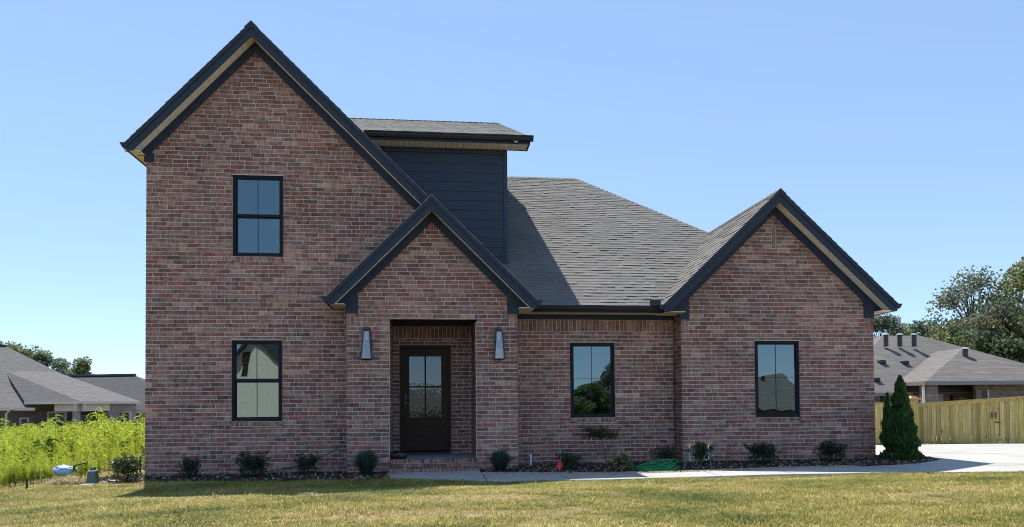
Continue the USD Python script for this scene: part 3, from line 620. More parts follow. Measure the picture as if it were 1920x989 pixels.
caps((GL[1][0], YL-.33, GL[1][1]), (GL[1][0], 22, GL[1][1]), .12, .12); caps((-2.2, Rd[1], Rd[2]), Rd, .12, .05)
# the rest of the shell
MB().box(-5.0, 8.6, 21.8, 21.95, ZB, 4.0).build('rear_wall', 'mortar', house)
MB().box(-4.94, 8.62, 14.62, 21.8, .1, .16).build('interior_floor', 'dark_room', house)
MB().box(-4.94, -1.6, 13.93, 21.8, 2.95, 3.05).build('interior_ceiling', 'dark_room', house)
MB().box(-4.94, 8.62, 17.6, 17.7, .16, 5.4).build('interior_wall', 'dark_room', house)

# ------------------------------------------------ windows
def window(k, Yw, double, lab):
    a, b, c, d = WIN[k]; fr = .052
    ring = sbox(a+.004, c+.004, b-.004, d-.004).difference(sbox(a+fr, c+fr, b-fr, d-fr))
    w = MB().shape(ring, (0, Yw+.012, 0), X3, Z3, Y3, .085).build('window', 'window_frame', house, label=lab)
    bead = sbox(a+.004, c+.004, b-.004, d-.004).difference(sbox(a+.020, c+.020, b-.020, d-.020))
    MB().shape(bead, (0, Yw-.004, 0), X3, Z3, Y3, .0155).build('brick_mould', 'window_frame', w)
    mid = (c+d)/2; xm = (a+b)/2-.012
    parts = [(c+fr+.001, d-fr-.001)] if not double else [(c+fr+.001, mid-.012), (mid+.012, d-fr-.001)]
    for i, (z0, z1) in enumerate(parts):
        yo = Yw+.030+(.022 if (double and i == 0) else 0)
        s_ = .024
        sr = sbox(a+fr+.001, z0, b-fr-.001, z1).difference(sbox(a+fr+s_, z0+s_, b-fr-s_, z1-s_))
        MB().shape(sr, (0, yo, 0), X3, Z3, Y3, .03).build('sash', 'window_frame', w)
        MB().box(a+fr+s_-.004, b-fr-s_+.004, yo+.012, yo+.016, z0+s_-.004, z1-s_+.004).build('pane', 'window_glass', w)
        gm = MB().box(xm-.0055, xm+.0055, yo+.0075, yo+.0112, z0+s_-.003, z1-s_+.003)
        if not double:
            zz = z0+(z1-z0)*.52
            gm.box(a+fr+s_-.003, b-fr-s_+.003, yo+.0055, yo+.0074, zz-.003, zz+.003)
        gm.build('grille', 'window_frame', w)
    if double: MB().bbox(a+fr+.001, b-fr-.001, Yw+.022, Yw+.086, mid-.0125, mid+.0125, .003).build('meeting_rail', 'window_frame', w)
    MB().box(a-.01, b+.01, Yw-.006, Yw+.05, d-.0035, d+.013).build('lintel', 'tan_steel', house)
window('U', YL, True, 'upper sash window in the left wing'); window('Lo', YL, True, 'lower sash window in the left wing')
window('M', YM, False, 'single pane window beside the porch'); window('R', YR, False, 'single pane window in the right wing')

# ------------------------------------------------ front door
fr = sbox(DX0+.003, DZ0, DX1-.003, DZ1-.003).difference(sbox(DX0+.055, DZ0-.1, DX1-.055, DZ1-.06))
door = MB().shape(fr, (0, YB-.01, 0), X3, Z3, Y3, .11).build('door', 'door_wood', house, label='dark wood front door with four glass lights')
a, b, c, d = DX0+.058, DX1-.058, DZ0+.02, DZ1-.064
gx0, gx1, gz0, gz1 = -.422, .2085, .990, 2.211
leaf = sbox(a, c, b, d).difference(sbox(gx0, gz0, gx1, gz1)).difference(sbox(-.40, .60, .19, .83))
MB().shape(leaf, (0, YB+.035, 0), X3, Z3, Y3, .045).build('leaf', 'door_wood', door)
MB().shape(sbox(-.399, .601, .189, .829), (0, YB+.052, 0), X3, Z3, Y3, .02).build('panel', 'door_wood', door)
MB().shape(sbox(-.34, .66, .13, .77), (0, YB+.042, 0), X3, Z3, Y3, .0095).build('raised_panel', 'door_wood', door)
xm, zm = -.107, 1.606
MB().box(xm-.016, xm+.016, YB+.030, YB+.072, gz0, gz1).box(gx0, xm-.0165, YB+.032, YB+.070, zm-.016, zm+.016).box(xm+.0165, gx1, YB+.032, YB+.070, zm-.016, zm+.016).build('glazing_bar', 'door_wood', door)
for (x0, x1) in ((gx0, xm-.016), (xm+.016, gx1)):
    for (z0, z1) in ((gz0, zm-.016), (zm+.016, gz1)):
        MB().box(x0-.003, x1+.003, YB+.048, YB+.054, z0-.003, z1+.003).build('pane', 'door_glass', door)
MB().bbox(-.515, -.468, YB+.018, YB+.034, 1.24, 1.46, .004).tube([(-.49, YB+.025, 1.34), (-.49, YB-.02, 1.34), (-.40, YB-.022, 1.338)], .011, 8).build('handle', 'black_plastic', door)
MB().bbox(DX0+.01, DX1-.01, YB-.05, YB+.09, DZ0-.055, DZ0-.002, .004).build('threshold', 'gutter_metal', door)

# ------------------------------------------------ wall lanterns
def lantern(xc, lab):
    z0, z1, zt = 2.068, 2.57, 2.645; wb, wt = .090, .055; y0 = YP-.012
    yb = YP-.20
    root = MB().bbox(xc-.055, xc+.055, y0-.02, y0+.006, z0+.08, zt-.02, .004).build('wall_lantern', 'black_plastic', house, label=lab)
    yc = YP-.115
    def ring(z, w): return np.array([(xc-w, yc-w, z), (xc+w, yc-w, z), (xc+w, yc+w, z), (xc-w, yc+w, z)])
    B, Tt = ring(z0, wb), ring(z1, wt); f = MB()
    for i in range(4):
        f.tube([B[i], Tt[i]], .0115, 4); f.tube([B[i], B[(i+1) % 4]], .009, 4); f.tube([Tt[i], Tt[(i+1) % 4]], .008, 4)
    f.bbox(xc-wt-.004, xc+wt+.004, yc-wt-.004, yc+wt+.004, z1, z1+.018, .004)
    f.bbox(xc-.04, xc+.04, yc-.045, y0-.0205, z1+.0185, zt, .006)
    f.build('lantern_frame', 'black_plastic', root)
    for i in range(4):
        j = (i+1) % 4; c0 = np.array((xc, yc, 0)); q_ = np.array([B[i], B[j], Tt[j], Tt[i]]); q_[:, :2] = c0[:2]+(q_[:, :2]-c0[:2])*.96
        nrm = np.cross(q_[1]-q_[0], q_[3]-q_[0]); nrm /= np.linalg.norm(nrm)
        MB().prism(q_, nrm*.003).build('lantern_pane', 'lantern_glass', root)
    th = np.linspace(0, 2*math.pi, 11)[:-1]
    bulb = trimesh.creation.icosphere(1, 1.0); bulb.apply_scale([.022, .022, .035])
    MB().add(bulb.vertices+[xc, yc, z1-.13], bulb.faces).tube([(xc, yc, z1), (xc, yc, z1-.1)], .011, 8).build('bulb', 'white_plastic', root, True)
lantern(-1.127, 'black trapezoid lantern left of the porch opening'); lantern(1.233, 'black trapezoid lantern right of the porch opening')

# ------------------------------------------------ lay the bricks and shingles: the nearest 300 one by one, the rest joined
ALLBRICK.sort(key=lambda t: t[0]); rest = MB()
for i, (d_, v, f, tone, wall) in enumerate(ALLBRICK):
    if i < 300: MB().add(v, f, tone).build('brick', 'brick', wall)
    else: rest.add(v, f, tone)
rest.build('brickwork', 'brick', house, label='the remaining bricks of the walls', kind='stuff')
ALLSH.sort(key=lambda t: t[0]); rest = MB(); deck = None
roofp = stage.GetPrimAtPath('/World/brick_house/roof_deck')
for i, (d_, v, f, tone) in enumerate(ALLSH):
    if i < 300: MB().add(v, f, tone).build('shingle', 'shingle', roofp)
    else: rest.add(v, f, tone)
rest.build('shingle_courses', 'shingle', house, label='the remaining shingles of the roofs', kind='stuff')
print('bricks', len(ALLBRICK), 'shingles', len(ALLSH))
# ================================================================== PLANTS BY THE HOUSE
def unit(n): v = rng.normal(size=(n, 3)); return v/np.linalg.norm(v, axis=1, keepdims=True)
def leaves(mb, P, size, tone=(1, 1, 1), jit=.35, droop=None, aspect=.5):
    """one pointed leaf (a folded rhomb of two triangles) at every point of P."""
    n = len(P); size = np.broadcast_to(np.asarray(size, float), (n,))*rng.uniform(.7, 1.3, n)
    a = unit(n) if droop is None else droop
    b = np.cross(a, unit(n)); b /= np.maximum(np.linalg.norm(b, axis=1, keepdims=True), 1e-6)
    s = size[:, None]; v = np.stack([P-a*s*.5, P+b*s*aspect*.5, P+a*s*.5, P-b*s*aspect*.5], 1).reshape(-1, 3)
    i = np.arange(n)[:, None]*4
    t = np.asarray(tone, float)*rng.uniform(1-jit, 1+jit, (n, 1))*(1+rng.normal(0, .06, (n, 3)))
    mb.add(v, np.vstack([i+[0, 1, 2], i+[0, 2, 3]]), np.repeat(np.clip(t, 0, 4), 4, axis=0)); return mb
def shrub(name, label, loc, w, h, n, size, m, cat='shrub', group=None, tone=(1, 1, 1), stems=7, dep=None, accent=None):
    x, y = loc; z = float(ground(x, y)); r = thing(name, label, cat, group)
    dep = dep or w
    st = MB(); cs = []
    for i in range(stems):
        an = rng.uniform(0, 6.28); k = rng.uniform(.35, 1)
        e = np.array((x+math.cos(an)*w*.33*k, y+math.sin(an)*dep*.33*k, z+h*rng.uniform(.55, .85)))
        st.tube([(x+.02*math.cos(an), y+.02*math.sin(an), z-.02), (x+math.cos(an)*w*.15*k, y+math.sin(an)*dep*.15*k, z+h*.3), e], [.008, .006, .003], 5); cs.append(e)
    cs = np.array(cs); c2 = cs[rng.integers(0, len(cs), n//28+1)]+unit(n//28+1)*np.array((w*.2, dep*.2, h*.22))
    P = c2[rng.integers(0, len(c2), n)]+rng.normal(size=(n, 3))*np.array((w*.085, dep*.085, h*.09))
    low = rng.random(n) < .3
    P[low] = np.array((x, y, z+h*.33))+unit(low.sum())*np.array((w*.42, dep*.42, h*.3))*rng.uniform(.6, 1, (low.sum(), 1))
    sh = []
    for i in range(10):
        an = rng.uniform(0, 6.28); e = np.array((x+math.cos(an)*w*rng.uniform(.2, .56), y+math.sin(an)*dep*rng.uniform(.2, .5), z+h*rng.uniform(.6, 1.12)))
        q0 = np.array((x, y, z+h*.35)); st.tube([q0, e], [.004, .0015], 4); u = rng.uniform(.35, 1.02, n//34)[:, None]; sh.append(q0+(e-q0)*u+rng.normal(size=(n//34, 3))*[.022, .022, .02])
    sh = np.vstack(sh)
    k = ((P[:, 0]-x)/(w*.5))**2+((P[:, 1]-y)/(dep*.5))**2+((P[:, 2]-z-h*.5)/(h*.55))**2
    P = P[(k < 1.15) & (P[:, 2] > z+.01)]
    st.build('stem', 'thin_twig', r); P = np.vstack([P[rng.random(len(P)) < .78], sh])
    mb = leaves(MB(), P, size, tone)
    if accent is not None:
        Q = P[rng.random(len(P)) < .3]; leaves(mb, Q+[0, -.006, .006], size*.9, accent)
    mb.build('foliage', m, r); return r
def gpt(px, py): p = onG(px, py); return float(p[0]), float(p[1])
bx = lambda px, Y: float(onY(px, 880, Y)[0])
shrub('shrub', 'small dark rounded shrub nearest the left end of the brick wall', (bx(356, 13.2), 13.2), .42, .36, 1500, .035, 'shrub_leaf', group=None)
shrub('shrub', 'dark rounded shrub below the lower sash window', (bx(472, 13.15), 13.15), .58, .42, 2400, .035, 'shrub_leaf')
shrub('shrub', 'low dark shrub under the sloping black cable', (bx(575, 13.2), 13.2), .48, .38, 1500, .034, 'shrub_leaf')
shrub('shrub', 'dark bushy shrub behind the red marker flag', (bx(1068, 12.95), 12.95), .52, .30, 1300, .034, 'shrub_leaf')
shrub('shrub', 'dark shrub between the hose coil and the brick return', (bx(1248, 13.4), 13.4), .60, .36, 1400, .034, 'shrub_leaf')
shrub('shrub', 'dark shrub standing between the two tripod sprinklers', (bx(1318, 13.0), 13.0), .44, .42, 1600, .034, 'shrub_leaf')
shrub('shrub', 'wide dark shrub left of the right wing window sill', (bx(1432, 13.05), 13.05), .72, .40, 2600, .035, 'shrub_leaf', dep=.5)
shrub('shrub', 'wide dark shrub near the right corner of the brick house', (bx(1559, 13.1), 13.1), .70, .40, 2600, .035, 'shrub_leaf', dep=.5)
shrub('shrub', 'sunlit variegated shrub with cream edged leaves at the left house corner', (bx(238, 12.85), 12.85), .56, .42, 2000, .04, 'variegated_leaf', tone=(.35, .42, .35), accent=(3.2, 3.0, 2.6))
shrub('shrub', 'small pale variegated shrub right of the thin young maple', (bx(1167, 12.45), 12.45), .40, .30, 620, .042, 'variegated_leaf', tone=(.5, .55, .45), accent=(3.6, 3.4, 2.4))
# clumps of fountain grass
def fountain(label, x, y, w, h):
    r = thing('fountain_grass', label, 'ornamental grass'); z = float(ground(x, y)); mb = MB(); n = 900
    an = rng.uniform(0, 6.28, n); rad = w*.5*rng.uniform(.15, 1, n)**.8; hh = h*rng.uniform(.7, 1.1, n)*(1-.35*(rad/(w*.5))**2)
    bw = .0035
    for i in range(n):
        d = np.array((math.cos(an[i]), math.sin(an[i]), 0)); sd = np.array((-d[1], d[0], 0))*bw
        b = np.array((x, y, z))+d*rng.uniform(0, .07); m_ = b+d*rad[i]*.45+[0, 0, hh[i]*.9]; e = b+d*rad[i]+[0, 0, hh[i]*rng.uniform(.55, .95)]
        mb.add([b-sd, b+sd, m_+sd*.8, m_-sd*.8, e], [(0, 1, 2), (0, 2, 3), (3, 2, 4)], np.ones(3)*rng.uniform(.6, 1.5))
    mb.build('blades', 'fountain_grass_blade', r)
fountain('clump of fountain grass at the foot of the left porch pier', bx(687, 13.0), 13.0, .80, .47)
fountain('clump of fountain grass at the foot of the right porch pier', bx(938, 13.0), 13.0, .72, .42)
# young maple
r = thing('young_maple', 'thin young maple with a flat dark crown under the middle window', 'sapling')
x, y = bx(1133, 13.35), 13.35; z = float(ground(x, y)); tk = MB(); lf = MB()
t0 = np.array((x-.06, y, z+.58))
tk.tube([(x+.05, y, z-.03), (x+.02, y, z+.25), (x-.03, y, z+.48), t0], [.009, .008, .007, .006], 6)
for i in range(16):
    dx = rng.uniform(-.42, .40); dy = rng.uniform(-.22, .22); e = t0+[dx, dy, rng.uniform(.04, .24)-.12*abs(dx)]
    tk.tube([t0-[0, 0, rng.uniform(0, .08)], (t0+e)/2+[0, 0, .05], e], [.005, .003, .0015], 5)
    k = 110; u = rng.uniform(.25, 1.08, k)[:, None]
    P = t0+(e-t0)*u+rng.normal(size=(k, 3))*[.05, .05, .028]; leaves(lf, P, .045, aspect=.3)
tk.build('trunk', 'thin_twig', r); lf.build('crown', 'maple_leaf', r)
# arborvitae: upright sprays, two leaders
r = thing('arborvitae', 'dense green cone shaped arborvitae beside the driveway', 'evergreen')
x, y = bx(1691, 13.3), 13.3; z = float(ground(x, y)); fo = MB(); tk = MB()
tk.tube([(x, y, z-.05), (x, y, z+1.5)], [.03, .006], 6).tube([(x, y, z+.3), (x-.22, y-.02, z+.8), (x-.25, y-.02, z+1.2)], [.015, .01, .005], 5).build('trunk', 'bark', r)
for (cx, cy, H, wd, z0, n) in ((x, y, 1.60, .35, 0.0, 8200), (x-.29, y-.03, 1.27, .13, .35, 1700), (x+.14, y-.05, 1.05, .16, .3, 1200), (x-.05, y-.12, .95, .2, .2, 1200)):
    t_ = rng.uniform(0, 1, n)**1.35; hz = z0+(H-z0)*t_; rr = wd*(1-t_)**.72*(.55+.45*rng.random(n)**.5)*(1+.16*np.sin(hz*23+cx*7))
    an = rng.uniform(0, 6.28, n); P = np.c_[cx+rr*np.cos(an), cy+rr*np.sin(an), z+hz]
    up = np.c_[np.cos(an)*.35, np.sin(an)*.35, np.ones(n)]+rng.normal(size=(n, 3))*.3; up /= np.linalg.norm(up, axis=1, keepdims=True)
    leaves(fo, P, .085, np.clip(.5+.8*t_, 0, 1.4)[:, None]*0+1, .45, droop=up, aspect=.32)
fo.build('foliage', 'conifer_leaf', r)

# ================================================================== SMALL THINGS BY THE HOUSE
def T3(px, py, Y): return onY(px, py, Y)
# marker flag
r = thing('marker_flag', 'small red marker flag on a wire in the mulch', 'flag'); p = T3(1049, 873, 12.6); gz_ = float(ground(p[0], p[1]))
MB().tube([(p[0]+.01, p[1], gz_-.05), (p[0], p[1], p[2]+.085)], .0025, 5).build('wire', 'steel_bar', r)
c = p; q_ = np.array([(-.062, 0, -.035), (.012, .01, -.085), (.058, .0, .0), (.0, -.012, .085), (-.02, -.008, .07)])
MB().prism(c+q_, (0, .003, 0)).build('flag', 'flag_red', r)
# pvc pipe stub
mb = MB(); p = T3(995, 861, 13.9); mb.tube([(p[0], p[1], p[2]-.13), (p[0], p[1], p[2]+.07)], .016, 10).tube([(p[0], p[1], p[2]+.06), (p[0]-.0, p[1], p[2]+.085)], .021, 10)
top(mb, 'plastic_pipe', 'white_plastic', 'short white plastic pipe stub standing at the wall right of the porch', 'pipe')
# tap and the black cable that hangs from it
r = thing('garden_tap', 'small black wall tap with a bright end in the porch corner', 'tap'); p = T3(641, 831, 13.74)
MB().tube([p+[0, .05, .01], p, p-[0, .03, .02]], .014, 8).tube([p+[-.03, -.015, .03], p+[.03, -.015, .03]], .007, 6).build('spout', 'black_plastic', r)
MB().tube([p-[0, .031, .019], p-[0, .036, .021]], .009, 8).build('fitting', 'white_plastic', r)
A = T3(641, 836, 13.72); B = T3(486, 886, 13.55); ts = np.linspace(0, 1, 22)
pts = A+(B-A)*ts[:, None]-np.c_[np.zeros(22), np.zeros(22), .13*np.sin(ts*math.pi)*(1-ts*.3)]
top(MB().tube(pts, .010, 6), 'black_cable', 'black_plastic', 'black cable sloping down the brick wall from the tap to the mulch', 'cable')
# bundle left on the porch floor
r = thing('dark_bundle', 'dark glossy bundle lying on the porch floor at the left', 'bundle'); b = trimesh.creation.icosphere(3, 1.0); v = b.vertices.copy()
import meshkit
v = v*(1+.5*(meshkit.fbm(v*2.3+5, 3)-.5))[:, None]*[.15, .11, .085]; v[:, 2] = np.maximum(v[:, 2], -.055)
p = np.array((-.585, YP+.16, ZF+.057)); MB().add(v+p, b.faces).build('bag', 'black_plastic', r, True)
MB().tube([p+[-.06, -.02, .05], p+[-.02, -.05, .10], p+[.05, -.04, .06]], .008, 6).build('strap', 'black_plastic', r)
# hose coil
r = thing('hose_coil', 'bright green garden hose lying coiled on the mulch edge', 'hose'); c0 = T3(1231, 880, 12.35); zg = float(ground(c0[0], c0[1]))+.02; mb = MB()
th = np.linspace(0, 2*math.pi*13, 13*36); k = np.arange(len(th))/len(th)
ax = .30+.05*np.sin(th*.37+1)+.03*np.sin(th*.11); ay = .13+.05*np.sin(th*.23)
ux = ax*np.cos(th); uy = ay*np.sin(th); lift = .03+.13*k*(.55+.45*ux/.3)+.03*np.sin(th*.19)*k
pts = np.c_[c0[0]+ux+.03*np.sin(th*.13), c0[1]+uy+.05*(k-.5), zg+np.maximum(.012, lift+.03*np.sin(th))]
pts[:3, 2] = zg+.012
mb.tube(pts, .0095, 7)
t2 = np.linspace(0, 1, 40); e = gpt(1279, 889); e3 = np.array((e[0], e[1], float(ground(*e))+.03)); s0 = c0+[-.12, .05, .0]; s0[2] = zg+.10
arch = np.c_[s0[0]+t2*.42, s0[1]-t2*.03, s0[2]+.10*np.sin(t2*math.pi)-t2*.07]
mb.tube(arch, .0095, 7).build('coil', 'hose_green', r)
MB().tube(np.vstack([arch[-1], arch[-1]+[.05, 0, -.02], [e3[0]-.05, e3[1], e3[2]-.01], e3]), .009, 7).build('hose_end', 'tripod_green', r)
# tripod sprinklers
def tripod(label, px, pyfoot, h, spread, Y, turn, head=1.0):
    p = T3(px, pyfoot, Y); zg = float(ground(p[0], p[1])); a0 = np.array((p[0], p[1], zg+h)); r = thing('tripod_sprinkler', label, 'sprinkler', None)
    feet = []
    for i in range(3):
        an = turn+i*2*math.pi/3; f = np.array((p[0]+spread*math.cos(an), p[1]+spread*.8*math.sin(an), 0)); f[2] = float(ground(f[0], f[1]))+.008; feet.append(f)
        m_ = a0+(f-a0)*.55
        MB().tube([a0-[0, 0, .01], m_], .0125, 8).tube([m_, f], .009, 8).build('leg', 'tripod_green', r)
        MB().tube([m_-(f-a0)*.03, m_+(f-a0)*.03], .016, 8).tube([f-(f-a0)*.03, f+(f-a0)*.01], .013, 8).build('leg_clamp', 'black_plastic', r)
    hub = a0-[0, 0, h*.45]
    MB().tube([a0, hub], .008, 7).tube([hub, feet[0]*.5+a0*.5], .005, 5).tube([hub, feet[1]*.5+a0*.5], .005, 5).tube([hub, feet[2]*.5+a0*.5], .005, 5).build('brace', 'steel_bar', r)
    MB().tube([a0-[0, 0, .025], a0+[0, 0, .02]], [.03, .02], 8).build('collar', 'black_plastic', r)
    q = a0+[0, 0, .02]
    MB().tube([q, q+[0, 0, .07*head]], [.010, .013], 8).tube([q+[-.012, 0, .05*head], q+[.055, -.02, .085*head]], [.009, .006], 7).tube([q+[0, 0, .07*head], q+[-.05, .01, .075*head]], .006, 6).tube([q+[-.035, -.01, .035*head], q+[.035, .01, .03*head]], .0045, 6).tube([q+[-.03, 0, .1*head], q+[.03, 0, .1*head]], .006, 6).build('sprinkler_head', 'brass', r)
tripod('green tripod sprinkler beside the hose coil', 1293, 892, .36, .19, 12.35, -.4, .9)
tripod('green tripod sprinkler with brass head left of the wide dark shrub', 1329, 892, .36, .19, 12.30, .5, 1.1)
# things at the left end
px_ = T3(174, 897, 12.7); zg = float(ground(px_[0], px_[1])); r = thing('utility_pedestal', 'dark green tapered utility pedestal beside the weeds', 'pedestal')
def frustum(c, w0, w1, z0, z1):
    return [(c[0]+sx*w, c[1]+sy*w, z) for w, z in ((w0, z0), (w1, z1)) for sx, sy in ((-1, -1), (1, -1), (1, 1), (-1, 1))]
MB().hexa(frustum(px_, .085, .052, zg-.02, zg+.22)).build('body', 'pedestal_green', r)
MB().hexa(frustum(px_, .056, .054, zg+.2205, zg+.236)).build('rim', 'pale_metal', r)
MB().hexa(frustum(px_, .036, .034, zg+.2365, zg+.285)).build('cap', 'pedestal_green', r)
p = T3(50, 905, 12.25); zg = float(ground(p[0], p[1]))
top(MB().bbox(p[0]-.013, p[0]+.013, p[1]-.013, p[1]+.013, zg-.05, zg+.17, .003), 'ground_stake', 'black_plastic', 'short dark stake at the lawn edge in front of the weeds', 'stake')
r = thing('blue_sack', 'pale blue plastic sack half hidden in the weeds', 'sack'); p = T3(119, 878, 13.3); b = trimesh.creation.icosphere(3, 1.0); v = b.vertices.copy()
v = v*(1+.6*(meshkit.fbm(v*2.0+2, 4)-.5))[:, None]*[.165, .12, .085]; zg = float(ground(p[0], p[1]))
MB().add(v+[p[0], p[1], zg+.20], b.faces).build('body', 'blue_sack', r, True)
MB().tube([(p[0]+.15, p[1], zg+.20), (p[0]+.22, p[1]-.02, zg+.22)], [.03, .012], 8).build('neck', 'blue_sack', r, True)
a = T3(138, 874, 13.0); b_ = T3(164, 868, 12.95); c_ = T3(143, 886, 12.95)
top(MB().tube([a+[-.05, .1, -.1], a, b_], .012, 7).tube([a, c_], .012, 7), 'drip_pipe', 'black_plastic', 'thin black irrigation pipe joining the pedestal in the weeds', 'pipe')
p = T3(263, 868, 13.3); zg = float(ground(p[0], p[1]))
r = thing('meter_riser', 'black riser pipe with a cap at the left house corner', 'pipe'); MB().tube([(p[0], p[1], zg-.03), (p[0], p[1], zg+.42)], .014, 8).build('pipe', 'black_plastic', r)
MB().tube([(p[0], p[1], zg+.405), (p[0], p[1], zg+.46)], [.022, .018], 8).build('cap', 'pale_metal', r)
# edging stones
for i, (px, py, w, lab) in enumerate(((163, 912, .20, 'first flat edging stone at the far left of the mulch bed'), (190, 908, .17, 'second flat edging stone from the left of the mulch bed'), (214, 905, .14, 'third flat edging stone, below the variegated shrub'), (240, 902, .14, 'edging stone nearest the left corner of the house'))):
    x, y = gpt(px, py); z = float(ground(x, y)); r_ = thing('edging_stone', lab, 'stone')
    pts = np.array([(x+w*math.cos(t)*rng.uniform(.45, .62), y+.07*math.sin(t)*rng.uniform(.8, 1.2), z+dz) for t in np.linspace(0, 6.28, 10)[:-1] for dz in (-.02, .028+rng.uniform(0, .008))])
    h = trimesh.convex.convex_hull(pts); MB().add(h.vertices, h.faces).build('stone', 'edging_stone', r_)
# a tuft of dead grass at the shadow edge, and dead twigs by the weeds
def dry_tuft(name, label, x, y, w, h, n, kind=None):
    z = float(ground(x, y)); mb = MB()
    for i in range(n):
        an = rng.uniform(0, 6.28); b = np.array((x+rng.normal()*w*.3, y+rng.normal()*w*.15, z+rng.uniform(0, .02))); L = h*rng.uniform(.6, 1.5)
        d = np.array((math.cos(an), math.sin(an)*.6, rng.uniform(.1, 1.0))); d /= np.linalg.norm(d); sd = np.cross(d, Z3)*.003
        m_ = b+d*L*.6; e = m_+(d+[0, 0, -.7])*L*.4; mb.add([b-sd, b+sd, m_+sd, m_-sd, e], [(0, 1, 2), (0, 2, 3), (3, 2, 4)], np.ones(3)*rng.uniform(.7, 1.4))
    mb.build('stalks', 'straw', thing(name, label, 'dry grass'), kind='stuff')
x, y = gpt(580, 934); dry_tuft('dry_grass_clump', 'uprooted clump of dry grass lying at the edge of the house shadow', x, y, .17, .09, 170)
x, y = gpt(1172, 905); dry_tuft('dry_grass_clump', 'small dry clump lying at the walk where its shade ends', x, y, .14, .04, 90)
x, y = gpt(1543, 901); dry_tuft('dry_grass_clump', 'small scatter of dry grass on the lawn below the right window', x, y, .12, .03, 70)
dry_tuft('dead_weed_stalks', 'tan dead weed stalks in front of the blue sack', T3(118, 890, 12.75)[0], 12.75, .42, .22, 420)
# pebbles and chips on the bed
def scatter(name, label, kindmat, polys, n, size, dz, seedshape, kind='stuff', flat=.6, tilt=.4, tone=(.5, 1.6)):
    base = stage.DefinePrim(path_for(name, None), 'PointInstancer'); pi = UsdGeom.PointInstancer(base); tag(base, label, None, None, kind)
    paths = []
    for k in range(4):
        b = trimesh.creation.icosphere(1, 1.0) if seedshape == 'stone' else trimesh.creation.box((2, .7, .35))
        v = b.vertices*(1+rng.uniform(-.25, .25, (len(b.vertices), 1)))*[1, rng.uniform(.6, .95), flat]*size
        o = MB().add(v, b.faces, np.ones(3)*rng.uniform(*tone)).build('piece', kindmat, base); paths.append(o.GetPath())
    pts = []
    poly = polys; x0, y0, x1, y1 = poly.bounds
    import shapely
    while sum(len(p) for p in pts) < n:
        c = np.c_[rng.uniform(x0, x1, 4000), rng.uniform(y0, y1, 4000)]; pts.append(c[shapely.contains_xy(poly, c[:, 0], c[:, 1])])
    P = np.vstack(pts)[:n]; Pz = ground(P[:, 0], P[:, 1])+dz
    pi.CreatePrototypesRel().SetTargets(paths); pi.CreateProtoIndicesAttr(Vt.IntArray.FromNumpy(rng.integers(0, 4, n).astype(np.int32)))
    pi.CreatePositionsAttr(Vt.Vec3fArray.FromNumpy(np.c_[P, Pz].astype(np.float32)))
    an = rng.uniform(0, 6.28, n)/2; tl = rng.normal(0, tilt, (n, 2))*.5
    q = np.c_[np.cos(an), tl[:, 0], tl[:, 1], np.sin(an)]; q /= np.linalg.norm(q, axis=1, keepdims=True)
    pi.CreateOrientationsAttr([Gf.Quath(*map(float, a)) for a in q])
    s = rng.uniform(.6, 1.4, n); pi.CreateScalesAttr(Vt.Vec3fArray.FromNumpy(np.c_[s, s, s].astype(np.float32)))
    return base
edge_strip = LineString([(.87, 12.55)]+[(a, b+.09) for a, b in bed_edge[1:5]]).buffer(.14).intersection(bed_poly)
scatter('bed_pebbles', 'tan river pebbles along the edge of the walk', 'pebble_stone', edge_strip, 3200, .022, .024, 'stone')
scatter('bed_chips', 'dark mulch chips and dull stones covering the bed', 'mulch_chip', bed_poly.difference(sbox(-5, 13.75, 1, 15)), 9000, .022, .026, 'chip')
scatter('bed_stones', 'dull stones strewn through the mulch bed', 'pebble_stone', bed_poly.buffer(-.05), 1500, .018, .024, 'stone')

